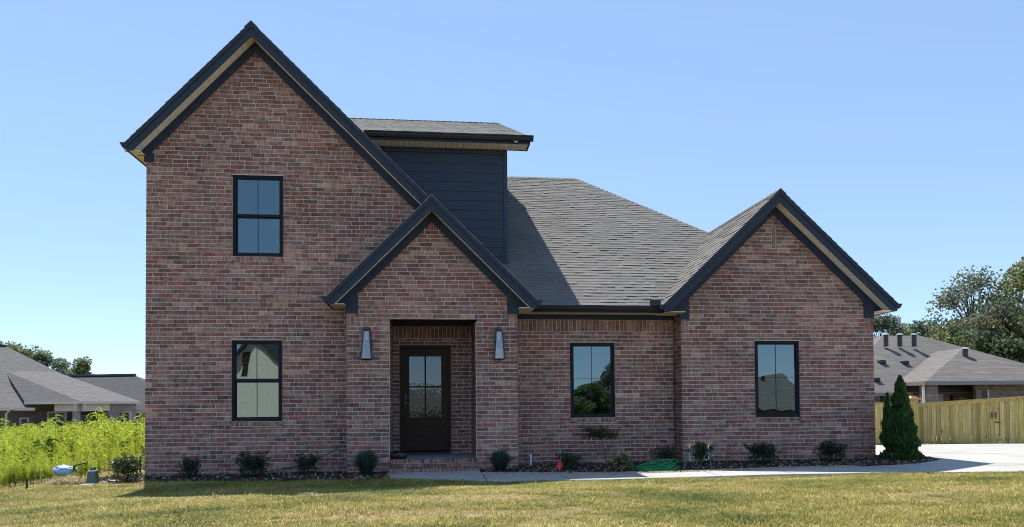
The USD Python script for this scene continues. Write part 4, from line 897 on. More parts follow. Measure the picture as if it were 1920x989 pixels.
# ================================================================== LAWN AND WEEDS
import shapely
weed_line = [(-7.6, 11.9), (-6.70, 12.35), (-6.30, 13.5), (-5.85, 15.6), (-5.6, 16.6)]
lawn_poly = Polygon([(-9.5, 11.0), (-7.6, 11.9), (-6.7, 12.35), (-6.3, 13.5), (-5.9, 14.5), (-5.2, 14.5), (-5.2, 12.9), (1, 12.9), (12, 12), (14, 5.2), (-9.5, 5.2)]).difference(unary_union([walk_poly.buffer(-.035), drive_poly.buffer(-.03), bed_poly.buffer(-.02)]))
lawn_poly = lawn_poly.intersection(Polygon([(-4.6, 5.2), (-9.5, 11.5), (-8.5, 15), (13, 15), (13, 10.5), (6.4, 5.2)]))
back_poly = Polygon([(9, 25.65), (34, 25.65), (34, 27.8), (9, 27.8)])
def grass_field(name, label, poly, dens, hmul, nprot=5, blades=13, spread=.035, kind='stuff', hgt=.036, wd=.0032):
    base = stage.DefinePrim(path_for(name, None), 'PointInstancer'); pi = UsdGeom.PointInstancer(base); tag(base, label, None, None, kind); paths = []
    for k in range(nprot):
        mb = MB()
        for i in range(blades):
            an = rng.uniform(0, 6.28); b = np.array((rng.normal()*spread, rng.normal()*spread, -.006)); L = hgt*rng.uniform(.6, 1.5)
            d = np.array((math.cos(an)*rng.uniform(.2, 1.1), math.sin(an)*rng.uniform(.2, 1.1), 1.0)); d /= np.linalg.norm(d); sd = np.array((-math.sin(an), math.cos(an), 0))*wd*rng.uniform(.7, 1.3)
            m_ = b+d*L*.6; e = b+d*L+[math.cos(an)*L*.25, math.sin(an)*L*.25, -L*.12]
            straw = np.array((1.7, 1.6, 1.65)) if rng.random() < .26 else np.array((.72, .86, .62))
            mb.add([b-sd, b+sd, m_+sd*.8, m_-sd*.8, e], [(0, 1, 2), (0, 2, 3), (3, 2, 4)], straw*rng.uniform(.7, 1.25))
        paths.append(mb.build('tuft', 'grass_blade', base).GetPath())
    x0, y0, x1, y1 = poly.bounds; n = int(dens*(x1-x0)*(y1-y0)); c = np.c_[rng.uniform(x0, x1, n), rng.uniform(y0, y1, n)]
    c = c[shapely.contains_xy(poly, c[:, 0], c[:, 1])]
    worn = sst(.57, .70, meshkit.fbm(np.c_[c[:, 0]*.9+4, c[:, 1]*1.5, np.zeros(len(c))], 4, 21)); c = c[rng.random(len(c)) > worn*.85]; n = len(c)
    pi.CreatePrototypesRel().SetTargets(paths); pi.CreateProtoIndicesAttr(Vt.IntArray.FromNumpy(rng.integers(0, nprot, n).astype(np.int32)))
    pi.CreatePositionsAttr(Vt.Vec3fArray.FromNumpy(np.c_[c, ground(c[:, 0], c[:, 1])].astype(np.float32)))
    an = rng.uniform(0, 6.28, n)/2
    QT = [Gf.Quath(float(math.cos(t)), 0., 0., float(math.sin(t))) for t in np.linspace(0, math.pi, 64, endpoint=False)]
    pi.CreateOrientationsAttr([QT[i] for i in rng.integers(0, 64, n)])
    pn = meshkit.fbm(np.c_[c*1.3, np.zeros(n)], 3, 3); s = hmul*(.55+.9*pn)*rng.uniform(.75, 1.25, n)
    pi.CreateScalesAttr(Vt.Vec3fArray.FromNumpy(np.c_[s*.5+.5*hmul, s*.5+.5*hmul, s].astype(np.float32)))
    return n
nl = grass_field('lawn', 'short sunlit lawn of green and straw coloured blades', lawn_poly, 640, 1.0)
grass_field('lawn_clumps', 'scattered taller tufts of grass standing out of the lawn', lawn_poly, 5.5, 1.5, blades=22, spread=.045, hgt=.045)
nb_ = grass_field('verge_grass', 'strip of rough grass between driveway and timber fence', back_poly, 110, 1.9, spread=.07, wd=.008, hgt=.05)
# weeds: feathery stems with drooping leaves, thousands of them
def weed_mesh(h, n, seed, wide=1.0):
    mb = MB(); lf = MB(); g = np.random.default_rng(seed)
    bend = g.normal(0, .05, 2); mb.tube([(0, 0, -.05), (bend[0]*.5, bend[1]*.5, h*.5), (bend[0], bend[1], h*.97)], [.006, .0045, .002], 4, (.5, .6, .4))
    P = []; D = []; S = []
    for i in range(n):
        t = g.uniform(.22, 1.0)**.8; an = g.uniform(0, 6.28); L = h*wide*.30*(1.08-t)**.6*g.uniform(.6, 1.2)+.03
        c = np.array((bend[0]*t, bend[1]*t, h*t)); d = np.array((math.cos(an), math.sin(an), .55))
        for k in range(7):
            u = (k+1)/7; q = c+d*L*u-[0, 0, L*.75*u*u]
            P.append(q); dd = d*[1, 1, 0]+[0, 0, .5-1.6*u]+g.normal(0, .25, 3); D.append(dd/np.linalg.norm(dd)); S.append(.026+.034*(1-abs(u-.5)))
    return mb, np.array(P), np.array(D), np.array(S)
weedb = stage.DefinePrim(path_for('weeds', None), 'PointInstancer'); pi = UsdGeom.PointInstancer(weedb); tag(weedb, 'thick stand of bright yellow green weeds on the lot at the left', None, None, 'stuff')
paths = []
for k in range(6):
    mb, P, D, S = weed_mesh((.42, .55, .66, .76, .88, 1.02)[k], 54, 40+k); leaves(mb, P, S*1.1, (1, 1, 1), .35, droop=D, aspect=.2); paths.append(mb.build('weed', 'weed_leaf', weedb).GetPath())
for k in range(2):
    mb, P, D, S = weed_mesh(.72, 16, 60+k, .7); leaves(mb, P, S*.8, (.95, .75, .9), .3, droop=D, aspect=.28); paths.append(mb.build('dry_weed', 'straw', weedb).GetPath())
    mb, P, D, S = weed_mesh(.60, 30, 70+k, 1.3); leaves(mb, P, S*1.25, (.34, .46, .6), .35, droop=D, aspect=.45); paths.append(mb.build('dark_weed', 'weed_leaf', weedb).GetPath())
wp_ = Polygon(weed_line+[(-5.6, 24), (-14, 30), (-24, 30), (-16, 15), (-10, 11.3)])
x0, y0, x1, y1 = wp_.bounds; c = np.c_[rng.uniform(x0, x1, 6600), rng.uniform(y0, y1, 6600)]; c = c[shapely.contains_xy(wp_, c[:, 0], c[:, 1])]
e = np.c_[np.interp(rng.uniform(0, 1, 260), [0, .25, .6, .9, 1], [a for a, b in weed_line])-rng.uniform(0, .5, 260), np.zeros(260)]
e[:, 1] = np.interp(-e[:, 0], [5.6, 5.85, 6.3, 6.7, 7.6, 9], [16.6, 15.6, 13.5, 12.35, 11.9, 11.4])+rng.uniform(0, .5, 260); e = e[shapely.contains_xy(wp_, e[:, 0], e[:, 1])]
c = np.vstack([c, e]); n = len(c)
dfront = np.array([shapely.distance(shapely.points(*q), shapely.LineString(weed_line)) for q in c])
sc = np.clip(.42+.26*dfront, .42, .86)*(.35+1.15*meshkit.fbm(np.c_[c*.55, np.zeros(n)], 3, 9))*rng.uniform(.62, 1.3, n)*(.78+.20*sst(-9.5, -6, c[:, 0]+.25*(c[:, 1]-13)))
pi.CreatePrototypesRel().SetTargets(paths); pi.CreateProtoIndicesAttr(Vt.IntArray.FromNumpy(rng.choice(10, n, p=[.13]*6+[.035, .075, .035, .075]).astype(np.int32)))
pi.CreatePositionsAttr(Vt.Vec3fArray.FromNumpy(np.c_[c, ground(c[:, 0], c[:, 1])].astype(np.float32)))
pi.CreateOrientationsAttr([Gf.Quath(float(math.cos(t)), 0., 0., float(math.sin(t))) for t in rng.uniform(0, math.pi, n)])
pi.CreateScalesAttr(Vt.Vec3fArray.FromNumpy(np.c_[sc, sc, sc].astype(np.float32)))
def tall_weed(label, px, pytop, D, wide, seed, n=34):
    p = W(px, 850, D); z = float(ground(p[0], p[1])); h = W(px, pytop, D)[2]-z
    r = thing('tall_weed', label, 'weed', None, (p[0], p[1], z)); LOC[r.GetPath().pathString] = np.zeros(3)
    mb, P, Dd, S = weed_mesh(h, n, seed, wide); mb.build('stem', 'weed_leaf', r); leaves(MB(), P, S, (1, 1, 1), .35, droop=Dd, aspect=.33).build('leaves', 'weed_leaf', r)
tall_weed('tallest weed plume standing before the neighbour porch', 187, 766, 15.2, 1.25, 5, 95)
tall_weed('tall weed right of the tallest plume, before the brick corner of the neighbour', 206, 794, 15.0, 1.125, 6, 95)
tall_weed('tall weed close to the left wall of the brick house', 254, 788, 16.0, 1.0, 7, 95)
tall_weed('tall weed in front of the neighbour sliding door', 127, 800, 15.4, 1.125, 8, 95)
tall_weed('tall weed just left of the porch post of the neighbour', 140, 799, 15.6, 1.125, 9, 95)
tall_weed('tall weed below the small dark window of the neighbour', 55, 806, 15.6, 1.125, 10, 95)

# ================================================================== FENCE
PINE = np.array((.45, .34, .125))
def wood(k=.12): return PINE*rng.uniform(1-k, 1+k)*(1+rng.normal(0, .035, 3))
FA, FB = W(1716, 800, 28.6), W(2010, 800, 25.9); FA[2] = FB[2] = 0; fd = (FB-FA)/np.linalg.norm(FB-FA); fn = np.array((fd[1], -fd[0], 0)); FL = np.linalg.norm(FB-FA)
zt0, zt1 = W(1720, 757, 28.6)[2], W(1920, 743.5, 26.7)[2]; zb0, zb1 = W(1720, 844, 28.6)[2], W(1920, 838, 26.7)[2]
s1 = np.linalg.norm(W(1920, 800, 26.7)[:2]-FA[:2])
def ftop(s): return zt0+(zt1-zt0)*s/s1
def fbot(s): return zb0+(zb1-zb0)*s/s1
fence = thing('timber_fence', 'new tall timber fence behind the driveway with a capped corner post', 'fence')
def fbox(mb, s0, s1_, n0, n1, za0, za1, zb0_, zb1_, tone):
    pts = []
    for z_pair in ((za0, za1), (zb0_, zb1_)):
        for (s, nn, i) in ((s0, n0, 0), (s1_, n0, 1), (s1_, n1, 1), (s0, n1, 0)): p = FA+fd*s+fn*nn; pts.append((p[0], p[1], z_pair[i]))
    return mb.hexa(pts, tone)
s = .02; GATE = float(np.linalg.norm(W(1864, 800, 27.2)[:2]-FA[:2]))
while s < FL:
    w = rng.uniform(.125, .145); gap = rng.choice([.003, .006, .012, .018], p=[.35, .3, .2, .15]); off = rng.uniform(-.004, .004)
    if abs(s-GATE) < .07: gap = .03
    tilt_ = rng.uniform(-.004, .004); tone = wood(.2)*(.72 if rng.random() < .12 else 1)
    mb = MB(); p = []
    for z, d in ((fbot(s)+.03+rng.uniform(0, .02), 0), (ftop(s)-.075, tilt_)):
        for (q, nn) in ((s+d, off), (s+w+d, off), (s+w+d, off-.016), (s+d, off-.016)): v = FA+fd*q+fn*nn; p.append((v[0], v[1], z))
    mb.hexa(p, tone).build('board', 'fence_wood', fence); s += w+gap
L0 = 0.0
while L0 < FL:
    L1 = min(FL, L0+2.4)
    fbox(MB(), L0+.004, L1-.004, .024, .006, ftop(L0)-.14, ftop(L1)-.14, ftop(L0)-.03, ftop(L1)-.03, wood(.06)).build('top_trim', 'fence_wood', fence)
    fbox(MB(), L0+.003, L1-.003, .05, -.09, ftop(L0)-.029, ftop(L1)-.029, ftop(L0)+.008, ftop(L1)+.008, wood(.06)).build('cap_rail', 'fence_wood', fence)
    for zz in (.25, .9, 1.5):
        fbox(MB(), L0+.002, L1-.002, -.023, -.06, fbot(L0)+zz, fbot(L1)+zz, fbot(L0)+zz+.085, fbot(L1)+zz+.085, wood(.1)*.8).build('rail', 'fence_wood', fence)
    fbox(MB(), L1-.05, L1+.04, -.062, -.15, fbot(L1)-.05, fbot(L1)-.05, ftop(L1)-.03, ftop(L1)-.03, wood(.1)).build('post', 'fence_wood', fence); L0 = L1
pc = FA-fd*.08
zc0, zc1 = fbot(0)-.05, W(1713, 750, 28.6)[2]
MB().bbox(pc[0]-.17, pc[0]+.17, pc[1]-.13, pc[1]+.13, zc0, zc1, .008, PINE*1.05).build('corner_post', 'fence_wood', fence)
cp = MB(); cp.bbox(pc[0]-.235, pc[0]+.235, pc[1]-.2, pc[1]+.2, zc1+.001, zc1+.05, .006)
cp.hexa(frustum(pc, .19, .07, zc1+.0505, zc1+.15)); cp.build('post_cap', 'copper_cap', fence)
hz = W(1862, 785, 27.1)[2]
for ds_ in (-.075, .045): 
    m_ = MB(); fbox(m_, GATE+ds_, GATE+ds_+.035, .045, .008, hz, hz, hz+.22, hz+.22, (1, 1, 1)); m_.build('hinge', 'black_plastic', fence)
m_ = MB(); fbox(m_, GATE+.02, GATE+.22, .03, .008, hz-.16, hz-.16, hz-.125, hz-.125, (1, 1, 1)); m_.build('latch', 'black_plastic', fence)
# gate panel between house and post
gate = thing('fence_gate', 'pale framed timber gate panel between the brick house and the corner post', 'gate')
ga, gb = W(1626, 800, 27.6), W(1702, 800, 28.3); ga[2] = gb[2] = 0; gd = (gb-ga)/np.linalg.norm(gb-ga); gn = np.array((gd[1], -gd[0], 0)); GLn = np.linalg.norm(gb-ga)
zg0, zg1 = W(1650, 857, 27.7)[2], W(1650, 757, 27.7)[2]
def gbox(s0, s1_, n0, n1, za, zb_, tone): 
    return MB().hexa([tuple((ga+gd*s+gn*nn)[:2])+(z,) for z in (za, zb_) for s, nn in ((s0, n0), (s1_, n0), (s1_, n1), (s0, n1))], tone)
s = .0
while s < GLn-.05:
    gbox(s+.004, s+.136, 0, -.018, zg0+.04, zg1-.03, wood()*1.15).build('board', 'fence_wood', gate); s += .14
for s0, s1_ in ((0, .09), (.64, .73), (GLn-.09, GLn)): gbox(s0, s1_, .03, .002, zg0+.03, zg1-.002, wood(.05)*1.2).build('stile', 'fence_wood', gate)
for z in (zg0+.1, zg0+.92, zg1-.12): gbox(.0905, GLn-.0905, .026, .003, z, z+.09, wood(.05)*1.2).build('rail', 'fence_wood', gate)
gbox(-.01, GLn+.01, .05, -.07, zg1, zg1+.03, wood(.05)*1.2).build('cap_rail', 'fence_wood', gate)
tripod('third tripod sprinkler standing before the timber fence', 1797, 842, .86, .42, 26.2, .7, 1.6)

# ================================================================== NEIGHBOUR ON THE RIGHT
nr = thing('neighbour_house', 'brick house with grey brown hip roof and round vents behind the timber fence', 'house')
def quad(pts, name, m, parent, lab=None, th=.05):
    P = np.array(pts); n = np.cross(P[1]-P[0], P[-1]-P[0]); n /= np.linalg.norm(n)
    if n[2] > 0: n = -n
    return MB().prism(P, n*th).build(name, m, parent, label=lab)
D0 = 41.0
A0 = W(1580, 737, 43.5); A1 = W(1712, 737, 43.5); ze = A0[2]
A0[2] = A1[2] = ze
R0, R1 = W(1657, 630, 50.5), W(1725, 630, 50.5); R0[2] = R1[2] = (R0[2]+R1[2])/2
Rr = np.array((R1[0]+8.2, A1[1]+.2, ze))
A0b = np.array((R0[0]-8.0, A1[1], ze)); A1b = np.array((R1[0]+9, A1[1], ze))
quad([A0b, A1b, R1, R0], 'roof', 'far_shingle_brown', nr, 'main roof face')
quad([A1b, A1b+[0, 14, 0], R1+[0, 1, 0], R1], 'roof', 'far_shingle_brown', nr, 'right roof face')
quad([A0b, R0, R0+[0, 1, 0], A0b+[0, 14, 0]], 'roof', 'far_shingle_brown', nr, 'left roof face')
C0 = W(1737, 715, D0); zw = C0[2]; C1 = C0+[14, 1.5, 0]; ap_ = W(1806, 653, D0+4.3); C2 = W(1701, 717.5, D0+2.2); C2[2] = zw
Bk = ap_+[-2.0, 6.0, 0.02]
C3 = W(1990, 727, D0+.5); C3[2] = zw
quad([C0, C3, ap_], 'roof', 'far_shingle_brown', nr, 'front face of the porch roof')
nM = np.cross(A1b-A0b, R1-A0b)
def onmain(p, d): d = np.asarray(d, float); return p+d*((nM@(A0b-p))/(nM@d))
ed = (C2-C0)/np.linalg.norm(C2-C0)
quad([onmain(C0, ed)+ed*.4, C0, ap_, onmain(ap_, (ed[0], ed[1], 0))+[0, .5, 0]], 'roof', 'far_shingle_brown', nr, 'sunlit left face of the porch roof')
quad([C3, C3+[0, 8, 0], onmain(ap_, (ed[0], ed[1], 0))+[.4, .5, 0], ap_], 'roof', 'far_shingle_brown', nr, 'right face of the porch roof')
gn_ = float(ground(C0[0], C0[1]))
def ebar(a, b, h, th, name, m, parent, dz=0.0):
    a, b = np.array(a, float), np.array(b, float); d = (b-a); d[2] = 0; d /= np.linalg.norm(d); n_ = np.array((d[1], -d[0], 0))*th
    pts = [a+[0, 0, dz-h], b+[0, 0, dz-h], b+n_+[0, 0, dz-h], a+n_+[0, 0, dz-h], a+[0, 0, dz], b+[0, 0, dz], b+n_+[0, 0, dz], a+n_+[0, 0, dz]]
    return MB().hexa(pts).build(name, m, parent)
ebar(C0, C3, .22, .05, 'fascia', 'fascia_taupe', nr, .0); ebar(C2, C0, .22, .05, 'fascia', 'fascia_taupe', nr, .0)
ebar(A0b, (C2[0]+.5, A1b[1], ze), .2, .05, 'fascia', 'fascia_taupe', nr)
def wallbox(x0, x1, y0, y1, z0, z1, m, name, parent, lab=None): return MB().box(x0, x1, y0, y1, z0, z1).build(name, m, parent, label=lab)
yw = A1b[1]+.5
wallbox(A0b[0]+.5, C2[0]+1.2, yw, yw+.2, gn_-.5, ze-.15, 'neighbour_brick', 'wall', nr)
py_ = C0[1]+.35
wallbox(C0[0]+.25, C0[0]+.95, py_, py_+.6, gn_-.5, zw-.2, 'neighbour_brick', 'porch_pillar', nr)
wallbox(C0[0]+.08, C0[0]+.20, py_+.05, py_+.15, gn_-.5, zw-.2, 'pale_metal', 'downpipe', nr)
yb_ = py_+3.0
wallbox(C2[0]+.6, C0[0]+9.2, yb_, yb_+.2, gn_-.5, zw-.18, 'porch_brick', 'wall', nr, 'back wall of the covered porch')
wallbox(C0[0]+4.3, C0[0]+9.4, py_+1.4, py_+1.6, gn_-.5, zw-.2, 'neighbour_brick', 'wall', nr)
wallbox(C0[0]+.25, C0[0]+9.2, py_-.1, yb_, zw-.19, zw-.13, 'fascia_taupe', 'porch_ceiling', nr)
for (px0, px1, py0, py1, kind) in ((1746, 1770, 739, 790, 'white_plastic'), (1800, 1814, 746, 790, 'white_plastic'), (1830, 1872, 730, 790, 'fascia_taupe'), (1842, 1851, 733, 790, 'black_plastic'), (1782, 1788, 741, 790, 'black_plastic')):
    y_ = yb_-.05 if px0 < 1825 else py_+1.36
    a, b = onY(px0, py0, y_), onY(px1, py1, y_)
    nm = {'white_plastic': 'door', 'fascia_taupe': 'window', 'black_plastic': 'shutter'}[kind]
    MB().bbox(a[0], b[0], y_-(.03 if nm == 'shutter' else 0), y_+.045, b[2], a[2], .01).build(nm, 'fascia_beige' if nm == 'door' else kind, nr)
a, b = onY(1851, 731, py_+1.33), onY(1855, 790, py_+1.33); MB().box(a[0], b[0], py_+1.29, py_+1.355, b[2], a[2]).build('window_frame', 'pale_metal', nr)
a, b = onY(1651, 742, yw-.06), onY(1659, 775, yw-.06); MB().bbox(a[0], b[0], yw-.05, yw-.002, b[2], a[2], .01).build('window', 'black_plastic', nr)
def vent(px, py, D, lab):
    p = W(px, py, D); v_ = MB().tube([p-[0, 0, .85], p-[0, 0, .10]], .15, 14).build('roof_vent', 'vent_metal', nr, label=lab)
    MB().tube([p-[0, 0, .099], p-[0, 0, .03], p], [.21, .21, .10], 14).build('vent_cap', 'pale_metal', v_)
for i_, px in enumerate((1661, 1687, 1714)): vent(px, 626, 48.6, ('round dark roof vent at the left of the ridge row', 'middle round dark roof vent of the ridge row', 'round dark roof vent at the right of the ridge row')[i_])
vent(1810, 652, D0+3.2, 'round dark roof vent on the porch roof')
for (px, py) in ((1653, 681), (1696, 682), (1642, 714)):
    d = ray(px, py); nrm = np.cross(A1b-A0b, R1-A0b); t_ = nrm@(A0b-CC)/(nrm@d); p = CC+d*t_
    MB().bbox(p[0]-.2, p[0]+.2, p[1]-.2, p[1]+.2, p[2]-.05, p[2]+.17, .03).build('slant_vent', 'vent_metal', nr); MB().box(p[0]-.2, p[0]+.2, p[1]-.22, p[1]+.2, p[2]+.171, p[2]+.19).build('vent_cap', 'pale_metal', nr)

# ================================================================== NEIGHBOURS ON THE LEFT
nl_ = thing('neighbour_house', 'low grey brick house with hip roofs and a covered porch beyond the weeds', 'house')
DA = 62.0
Cn = W(150, 749.5, DA); Ae = W(46, 752.5, DA+3.5); Be = W(263, 757, DA+9); zq = (Cn[2]+Ae[2]+Be[2])/3; 
for q in (Cn, Ae, Be): q[2] = zq
T0 = W(8, 694, DA+11); T1 = W(105, 699, DA+15); T0[2] = T1[2] = (T0[2]+T1[2])/2
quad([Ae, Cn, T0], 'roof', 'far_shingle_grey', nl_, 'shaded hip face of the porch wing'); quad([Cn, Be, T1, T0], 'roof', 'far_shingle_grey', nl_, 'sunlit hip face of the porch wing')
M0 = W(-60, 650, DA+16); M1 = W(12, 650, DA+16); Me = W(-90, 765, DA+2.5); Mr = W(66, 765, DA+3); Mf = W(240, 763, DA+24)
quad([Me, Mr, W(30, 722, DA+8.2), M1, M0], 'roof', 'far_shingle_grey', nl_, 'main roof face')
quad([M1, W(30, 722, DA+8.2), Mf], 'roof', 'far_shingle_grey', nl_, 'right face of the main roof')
caps_ = MB().tube([M0+[0, 0, .05], M1+[0, 0, .05]], .16, 6).build('ridge_vent', 'vent_metal', nl_)
zb_ = zq-3.0
ebar(Cn, Be, .22, .06, 'fascia', 'fascia_beige', nl_); ebar(Ae, Cn, .22, .06, 'fascia', 'fascia_beige', nl_); ebar(Me, Mr, .25, .06, 'fascia', 'fascia_beige', nl_)
def seg(a, b, dn, h0, h1, th, name, m, lab=None):
    a, b = np.array(a, float), np.array(b, float); d = b-a; d[2] = 0; d /= np.linalg.norm(d); n_ = np.array((-d[1], d[0], 0))
    if n_[1] < 0: n_ = -n_
    p0, p1 = a+n_*dn, b+n_*dn; pts = [(*(q[:2]+n_[:2]*t), z) for z in (h0, h1) for q, t in ((p0, 0), (p1, 0), (p1, th), (p0, th))]
    return MB().hexa(pts).build(name, m, nl_, label=lab)
seg(Cn+(Be-Cn)*.02-(Cn-Ae)*.55, Cn, .35, zq-.85, zq-.2, .12, 'frieze_board', 'fascia_beige'); seg(Cn, Cn+(Be-Cn)*.52, .35, zq-.85, zq-.2, .12, 'frieze_board', 'fascia_beige')
seg(Cn+(Be-Cn)*.52, Be, .4, zb_-1, zq-.2, .2, 'wall', 'neighbour_brick', 'brick corner wall right of the porch')
seg(Me, Cn+(Be-Cn)*.75, 2.6, zb_-1, zq-.2, .2, 'wall', 'neighbour_brick', 'long brick wall behind the porch')
pp_ = W(143, 790, DA+.9); MB().box(pp_[0]-.22, pp_[0]+.22, pp_[1]-.22, pp_[1]+.22, zb_-1, zq-.84).build('porch_post', 'fascia_taupe', nl_)
def far_open(px0, px1, py0, py1, D, frame, mull, name='window'):
    a, b = W(px0, py0, D), W(px1, py1, D); y0 = (a[1]+b[1])/2
    w = MB().box(a[0]-.12, b[0]+.12, y0, y0+.1, b[2]-.1, a[2]+.12).build(name, frame, nl_)
    xs = np.linspace(a[0], b[0], mull+2)
    for i in range(mull+1): MB().box(xs[i]+.05, xs[i+1]-.05, y0-.03, y0-.002, b[2], a[2]).build('pane', 'black_plastic', w)
far_open(91, 121, 775, 840, DA+5.0, 'fascia_beige', 1, 'sliding_door'); far_open(152, 166, 781, 840, DA+6.0, 'fascia_taupe', 0, 'door'); far_open(39, 51, 786, 806, DA+4.5, 'fascia_beige', 0)
far_open(223, 242, 775, 818, DA+6.5, 'fascia_beige', 1)
a = W(22, 766, DA+2.6); b = W(12, 776, DA+2.8); MB().tube([a, b, b-[0, 0, 3]], .09, 6).build('downpipe', 'fascia_beige', nl_)
nf = thing('neighbour_house', 'distant house with a dark shingled roof and black ridge vent left of the brick house', 'house')
DB = 84.0
a, b = W(132, 707, DB), W(254, 705, DB); c_, d_ = W(330, 768, DB-9), W(60, 768, DB-9); 
quad([d_, c_, b, a], 'roof', 'far_shingle_dark', nf); quad([c_, c_+[2, 12, 0], b], 'roof', 'far_shingle_dark', nf)
MB().tube([a+[0, 0, .05], b+[0, 0, .05]], .22, 6).build('ridge_vent', 'vent_metal', nf)
ebar(d_, c_, .3, .08, 'fascia', 'fascia_beige', nf)
MB().box(d_[0]+1, c_[0]-.6, c_[1]+.6, c_[1]+.9, -3.5, c_[2]-.3).build('wall', 'neighbour_brick', nf)

# ================================================================== TREES
def tree(label, base, H, W_, n, size, m, cz=.55, ch=.9, open_=1.0, lean=0.0, narrow=.55, group=None, name='tree', clumps=46, trunk_r=None, cat='tree'):
    base = np.asarray(base, float); r = thing(name, label, cat, group); tk = MB(); lf = MB()
    tr = trunk_r or H*.016; topz = H*.86
    tk.tube([base-[0, 0, .5], base+[lean*.3, 0, H*.3], base+[lean*.7, 0, H*.6], base+[lean, 0, topz]], [tr*1.25, tr, tr*.65, tr*.2], 7)
    cen = []
    for i in range(clumps):
        u = unit(1)[0]; rad = rng.uniform(.45, 1.0)**.6
        c = base+np.array((lean*.6+u[0]*W_*.5*rad, u[1]*W_*.5*rad, H*cz+u[2]*H*ch*.5*rad*(.95 if u[2] > 0 else .85)))
        k = (c[2]-base[2])/H; sq = 1.0 if k < .75 else 1-narrow*(k-.75)/.25
        c[:2] = base[:2]+(c[:2]-base[:2])*sq; cen.append(c)
        if i % 2 == 0:
            s0 = base+[lean*.5, 0, min(topz, max(H*.18, (c[2]-base[2])*.68))]
            tk.tube([s0, (s0+c)/2+[0, 0, H*.02], c], [tr*.35, tr*.2, tr*.06], 5)
    cen = np.array(cen); cr = rng.uniform(.13, .24, clumps)*min(W_, H*.75)*open_; pick = rng.integers(0, clumps, n)
    v = unit(n)*(rng.random((n, 1))**.4)*np.array((1.15, 1.15, .75)); P = cen[pick]+v*cr[pick][:, None]; P[:, 2] = np.minimum(P[:, 2], base[2]+H*1.01)
    tone = rng.uniform(.65, 1.35, clumps)[pick][:, None]*np.ones(3)*(1+rng.normal(0, .08, (clumps, 3)))[pick]
    leaves(lf, P, size, tone, .3, aspect=.75)
    tk.build('trunk', 'bark', r); lf.build('crown', m, r)
def tree_px(label, px, pytop, D, wpx, n, m, pybase=760, size=.28, **k):
    b = W(px, pybase, D); b[2] = float(ground(b[0], b[1]))-.3; H = W(px, pytop, D)[2]-b[2]; tree(label, b, H, wpx/FPX*D, n, size, m, **k)
G1 = 'trees behind the right neighbour'
tree_px('tall airy tree with an open crown and visible trunk at the right', 1838, 505, 72, 135, 6800, 'tree_leaf_blue', size=.30, cz=.68, ch=.62, open_=1.05, clumps=60, lean=-1.2)
tree_px('tall leafy tree cut by the right picture edge', 1945, 478, 70, 170, 9500, 'tree_leaf', size=.32, cz=.62, ch=.74, clumps=56)
tree_px('dark dense tree below the tall crown at the right edge', 1893, 565, 66, 165, 11000, 'tree_leaf_dark', size=.32, cz=.5, ch=.98, clumps=60)
tree_px('dark dense tree right of the porch roof vent', 1845, 590, 64, 120, 9000, 'tree_leaf_dark', size=.30, cz=.5, ch=.98, clumps=50)
tree_px('mid green bushy tree above the end of the neighbour ridge', 1785, 588, 62, 80, 6500, 'tree_leaf', size=.26, cz=.52, ch=.95, clumps=44)
tree_px('small rounded tree just right of the last ridge vent', 1752, 604, 66, 76, 6000, 'tree_leaf', size=.24, cz=.55, ch=.9, clumps=30, narrow=.2)
tree_px('bushy dark tree above the third ridge vent', 1722, 586, 74, 92, 8000, 'tree_leaf_dark', size=.26, cz=.58, ch=.84, clumps=34, narrow=.2)
tree_px('pale slender tree between the ridge vents', 1690, 592, 80, 84, 6000, 'tree_leaf_blue', size=.26, cz=.6, ch=.8, clumps=30, narrow=.2)
tree_px('green tree beside the right eave of the brick house', 1655, 584, 70, 105, 8500, 'tree_leaf_blue', size=.27, cz=.56, ch=.9, clumps=36, narrow=.2)
tree_px('tallest green tree behind the left neighbour', 44, 631, 120, 76, 7000, 'tree_leaf', size=.42, cz=.55, ch=.9, clumps=36, narrow=.2)
tree_px('olive tree behind the left neighbour ridge at the picture edge', 2, 636, 125, 74, 5000, 'tree_leaf', size=.42, cz=.55, ch=.9, clumps=30, narrow=.2)
tree_px('dark tree second from the left skyline gap', 84, 652, 118, 62, 5000, 'tree_leaf_blue', size=.40, cz=.55, ch=.9, clumps=30, narrow=.2)
tree_px('dark rounded tree in the middle of the left tree row', 117, 666, 116, 60, 5000, 'tree_leaf_blue', size=.38, cz=.55, ch=.9, clumps=30, narrow=.2)
tree_px('yellow green tree near the black ridge vent', 149, 671, 114, 64, 5600, 'tree_leaf', size=.38, cz=.55, ch=.9, clumps=32, narrow=.2)
tree_px('lowest small tree at the right of the left tree row', 171, 689, 114, 40, 2600, 'tree_leaf', size=.36, cz=.55, ch=.9, clumps=20, narrow=.2)

# ================================================================== ACROSS THE STREET: seen mirrored in the windows
wh = thing('street_house', 'pale painted brick gable house across the street, mirrored in the lower left window', 'house')
gyy = -17.0; zs = -1.75
gab = Polygon([(-13.7, zs), (-6.6, zs), (-6.6, 1.2), (-10.15, 5.45), (-13.7, 1.2)])
MB().shape(gab, (0, gyy, 0), X3, Z3, -Y3, .2).build('wall', 'pale_brick', wh)
MB().box(-13.7, -13.5, gyy-9, gyy-.21, zs, 1.2).box(-6.8, -6.6, gyy-9, gyy-.21, zs, 1.2).build('wall', 'pale_brick', wh)
for sgn, xe in ((1, -14.1), (-1, -6.2)):
    MB().hexa([(xe, gyy+.4, .72), (-10.15, gyy+.4, 5.46), (-10.15, gyy-9, 5.46), (xe, gyy-9, .72), (xe, gyy+.4, .98), (-10.15, gyy+.4, 5.75), (-10.15, gyy-9, 5.75), (xe, gyy-9, .98)]).build('roof', 'far_shingle_dark', wh)
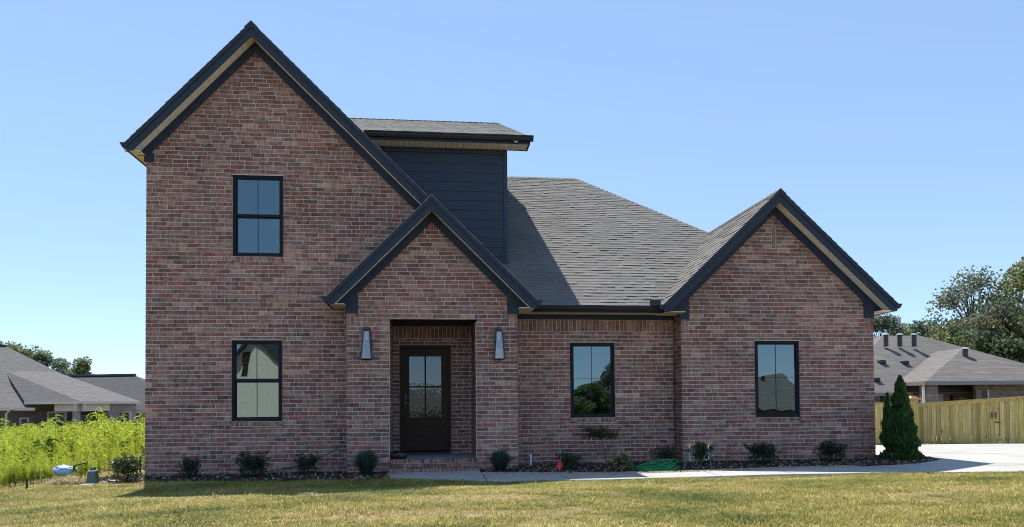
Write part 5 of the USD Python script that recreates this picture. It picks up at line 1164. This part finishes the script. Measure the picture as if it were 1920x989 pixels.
lv = MB().box(-10.95, -10.5, gyy+.002, gyy+.05, 3.0, 4.3).build('louvre', 'shutter_brown', wh)
for i in range(12): MB().hexa([(-10.92, gyy+.055, 3.04+i*.1), (-10.53, gyy+.055, 3.04+i*.1), (-10.53, gyy+.09, 3.07+i*.1), (-10.92, gyy+.09, 3.07+i*.1), (-10.92, gyy+.055, 3.1+i*.1), (-10.53, gyy+.055, 3.1+i*.1), (-10.53, gyy+.09, 3.11+i*.1), (-10.92, gyy+.09, 3.11+i*.1)]).build('slat', 'shutter_brown', lv)
def street_house(label, xb, yb2, zr, x0, x1, wall):
    bh = thing('street_house', label, 'house')
    MB().box(xb-x0+.5, xb+x1-.5, yb2-8, yb2, -2.2, .6).build('wall', wall, bh)
    e4 = np.array([(xb-x0, yb2+.5, .5), (xb+x1, yb2+.5, .5), (xb+x1, yb2-8.5, .5), (xb-x0, yb2-8.5, .5)]); r2 = np.array([(xb-x0+4.1, yb2-4, zr), (xb+x1-4.5, yb2-4, zr)])
    quad([e4[0], e4[1], r2[1], r2[0]], 'roof', 'far_shingle_brown', bh, 'front roof face'); quad([e4[1], e4[2], r2[1]], 'roof', 'far_shingle_brown', bh); quad([e4[2], e4[3], r2[0], r2[1]], 'roof', 'far_shingle_brown', bh); quad([e4[3], e4[0], r2[0]], 'roof', 'far_shingle_brown', bh)
    for dx in (-2.6, -.6): MB().tube([(xb+dx, yb2-3.4, zr-.65), (xb+dx, yb2-3.4, zr-.05)], .22, 10).build('roof_vent', 'vent_metal', bh)
    for dx in (-4.2, 1.2): MB().bbox(xb+dx, xb+dx+1.1, yb2+.004, yb2+.05, -1.3, .1, .01).build('window', 'black_plastic', bh)
street_house('house with a brown hip roof across the street, mirrored in the right window', 27.8, -27.0, 3.35, 7.5, 6.0, 'porch_brick')
street_house('low tan brick house across the street, mirrored in the front door', -1.0, -33.0, 2.7, 6.5, 7.5, 'tan_steel')
tree('broad green tree across the street, mirrored in the middle window', (12.4, -33, -2.0), 5.4, 5.6, 16000, .22, 'tree_leaf', cz=.5, ch=1.0, clumps=46)
tree('taller tree across the street beside the broad one', (16.2, -36, -2.0), 6.8, 5.0, 10000, .24, 'tree_leaf_blue', cz=.55, ch=.9, clumps=40)
tree('tree across the street left of the brown roofed house', (8.0, -38, -2.0), 5.0, 5.0, 5000, .24, 'tree_leaf_dark', cz=.5, ch=1.0, clumps=36)
tree('small dark tree across the street beyond the low tan brick house', (-6.0, -37, -2.0), 4.4, 4.0, 4500, .24, 'tree_leaf_dark', cz=.5, ch=1.0, clumps=30)
print('lawn tufts', nl, 'weeds', n)
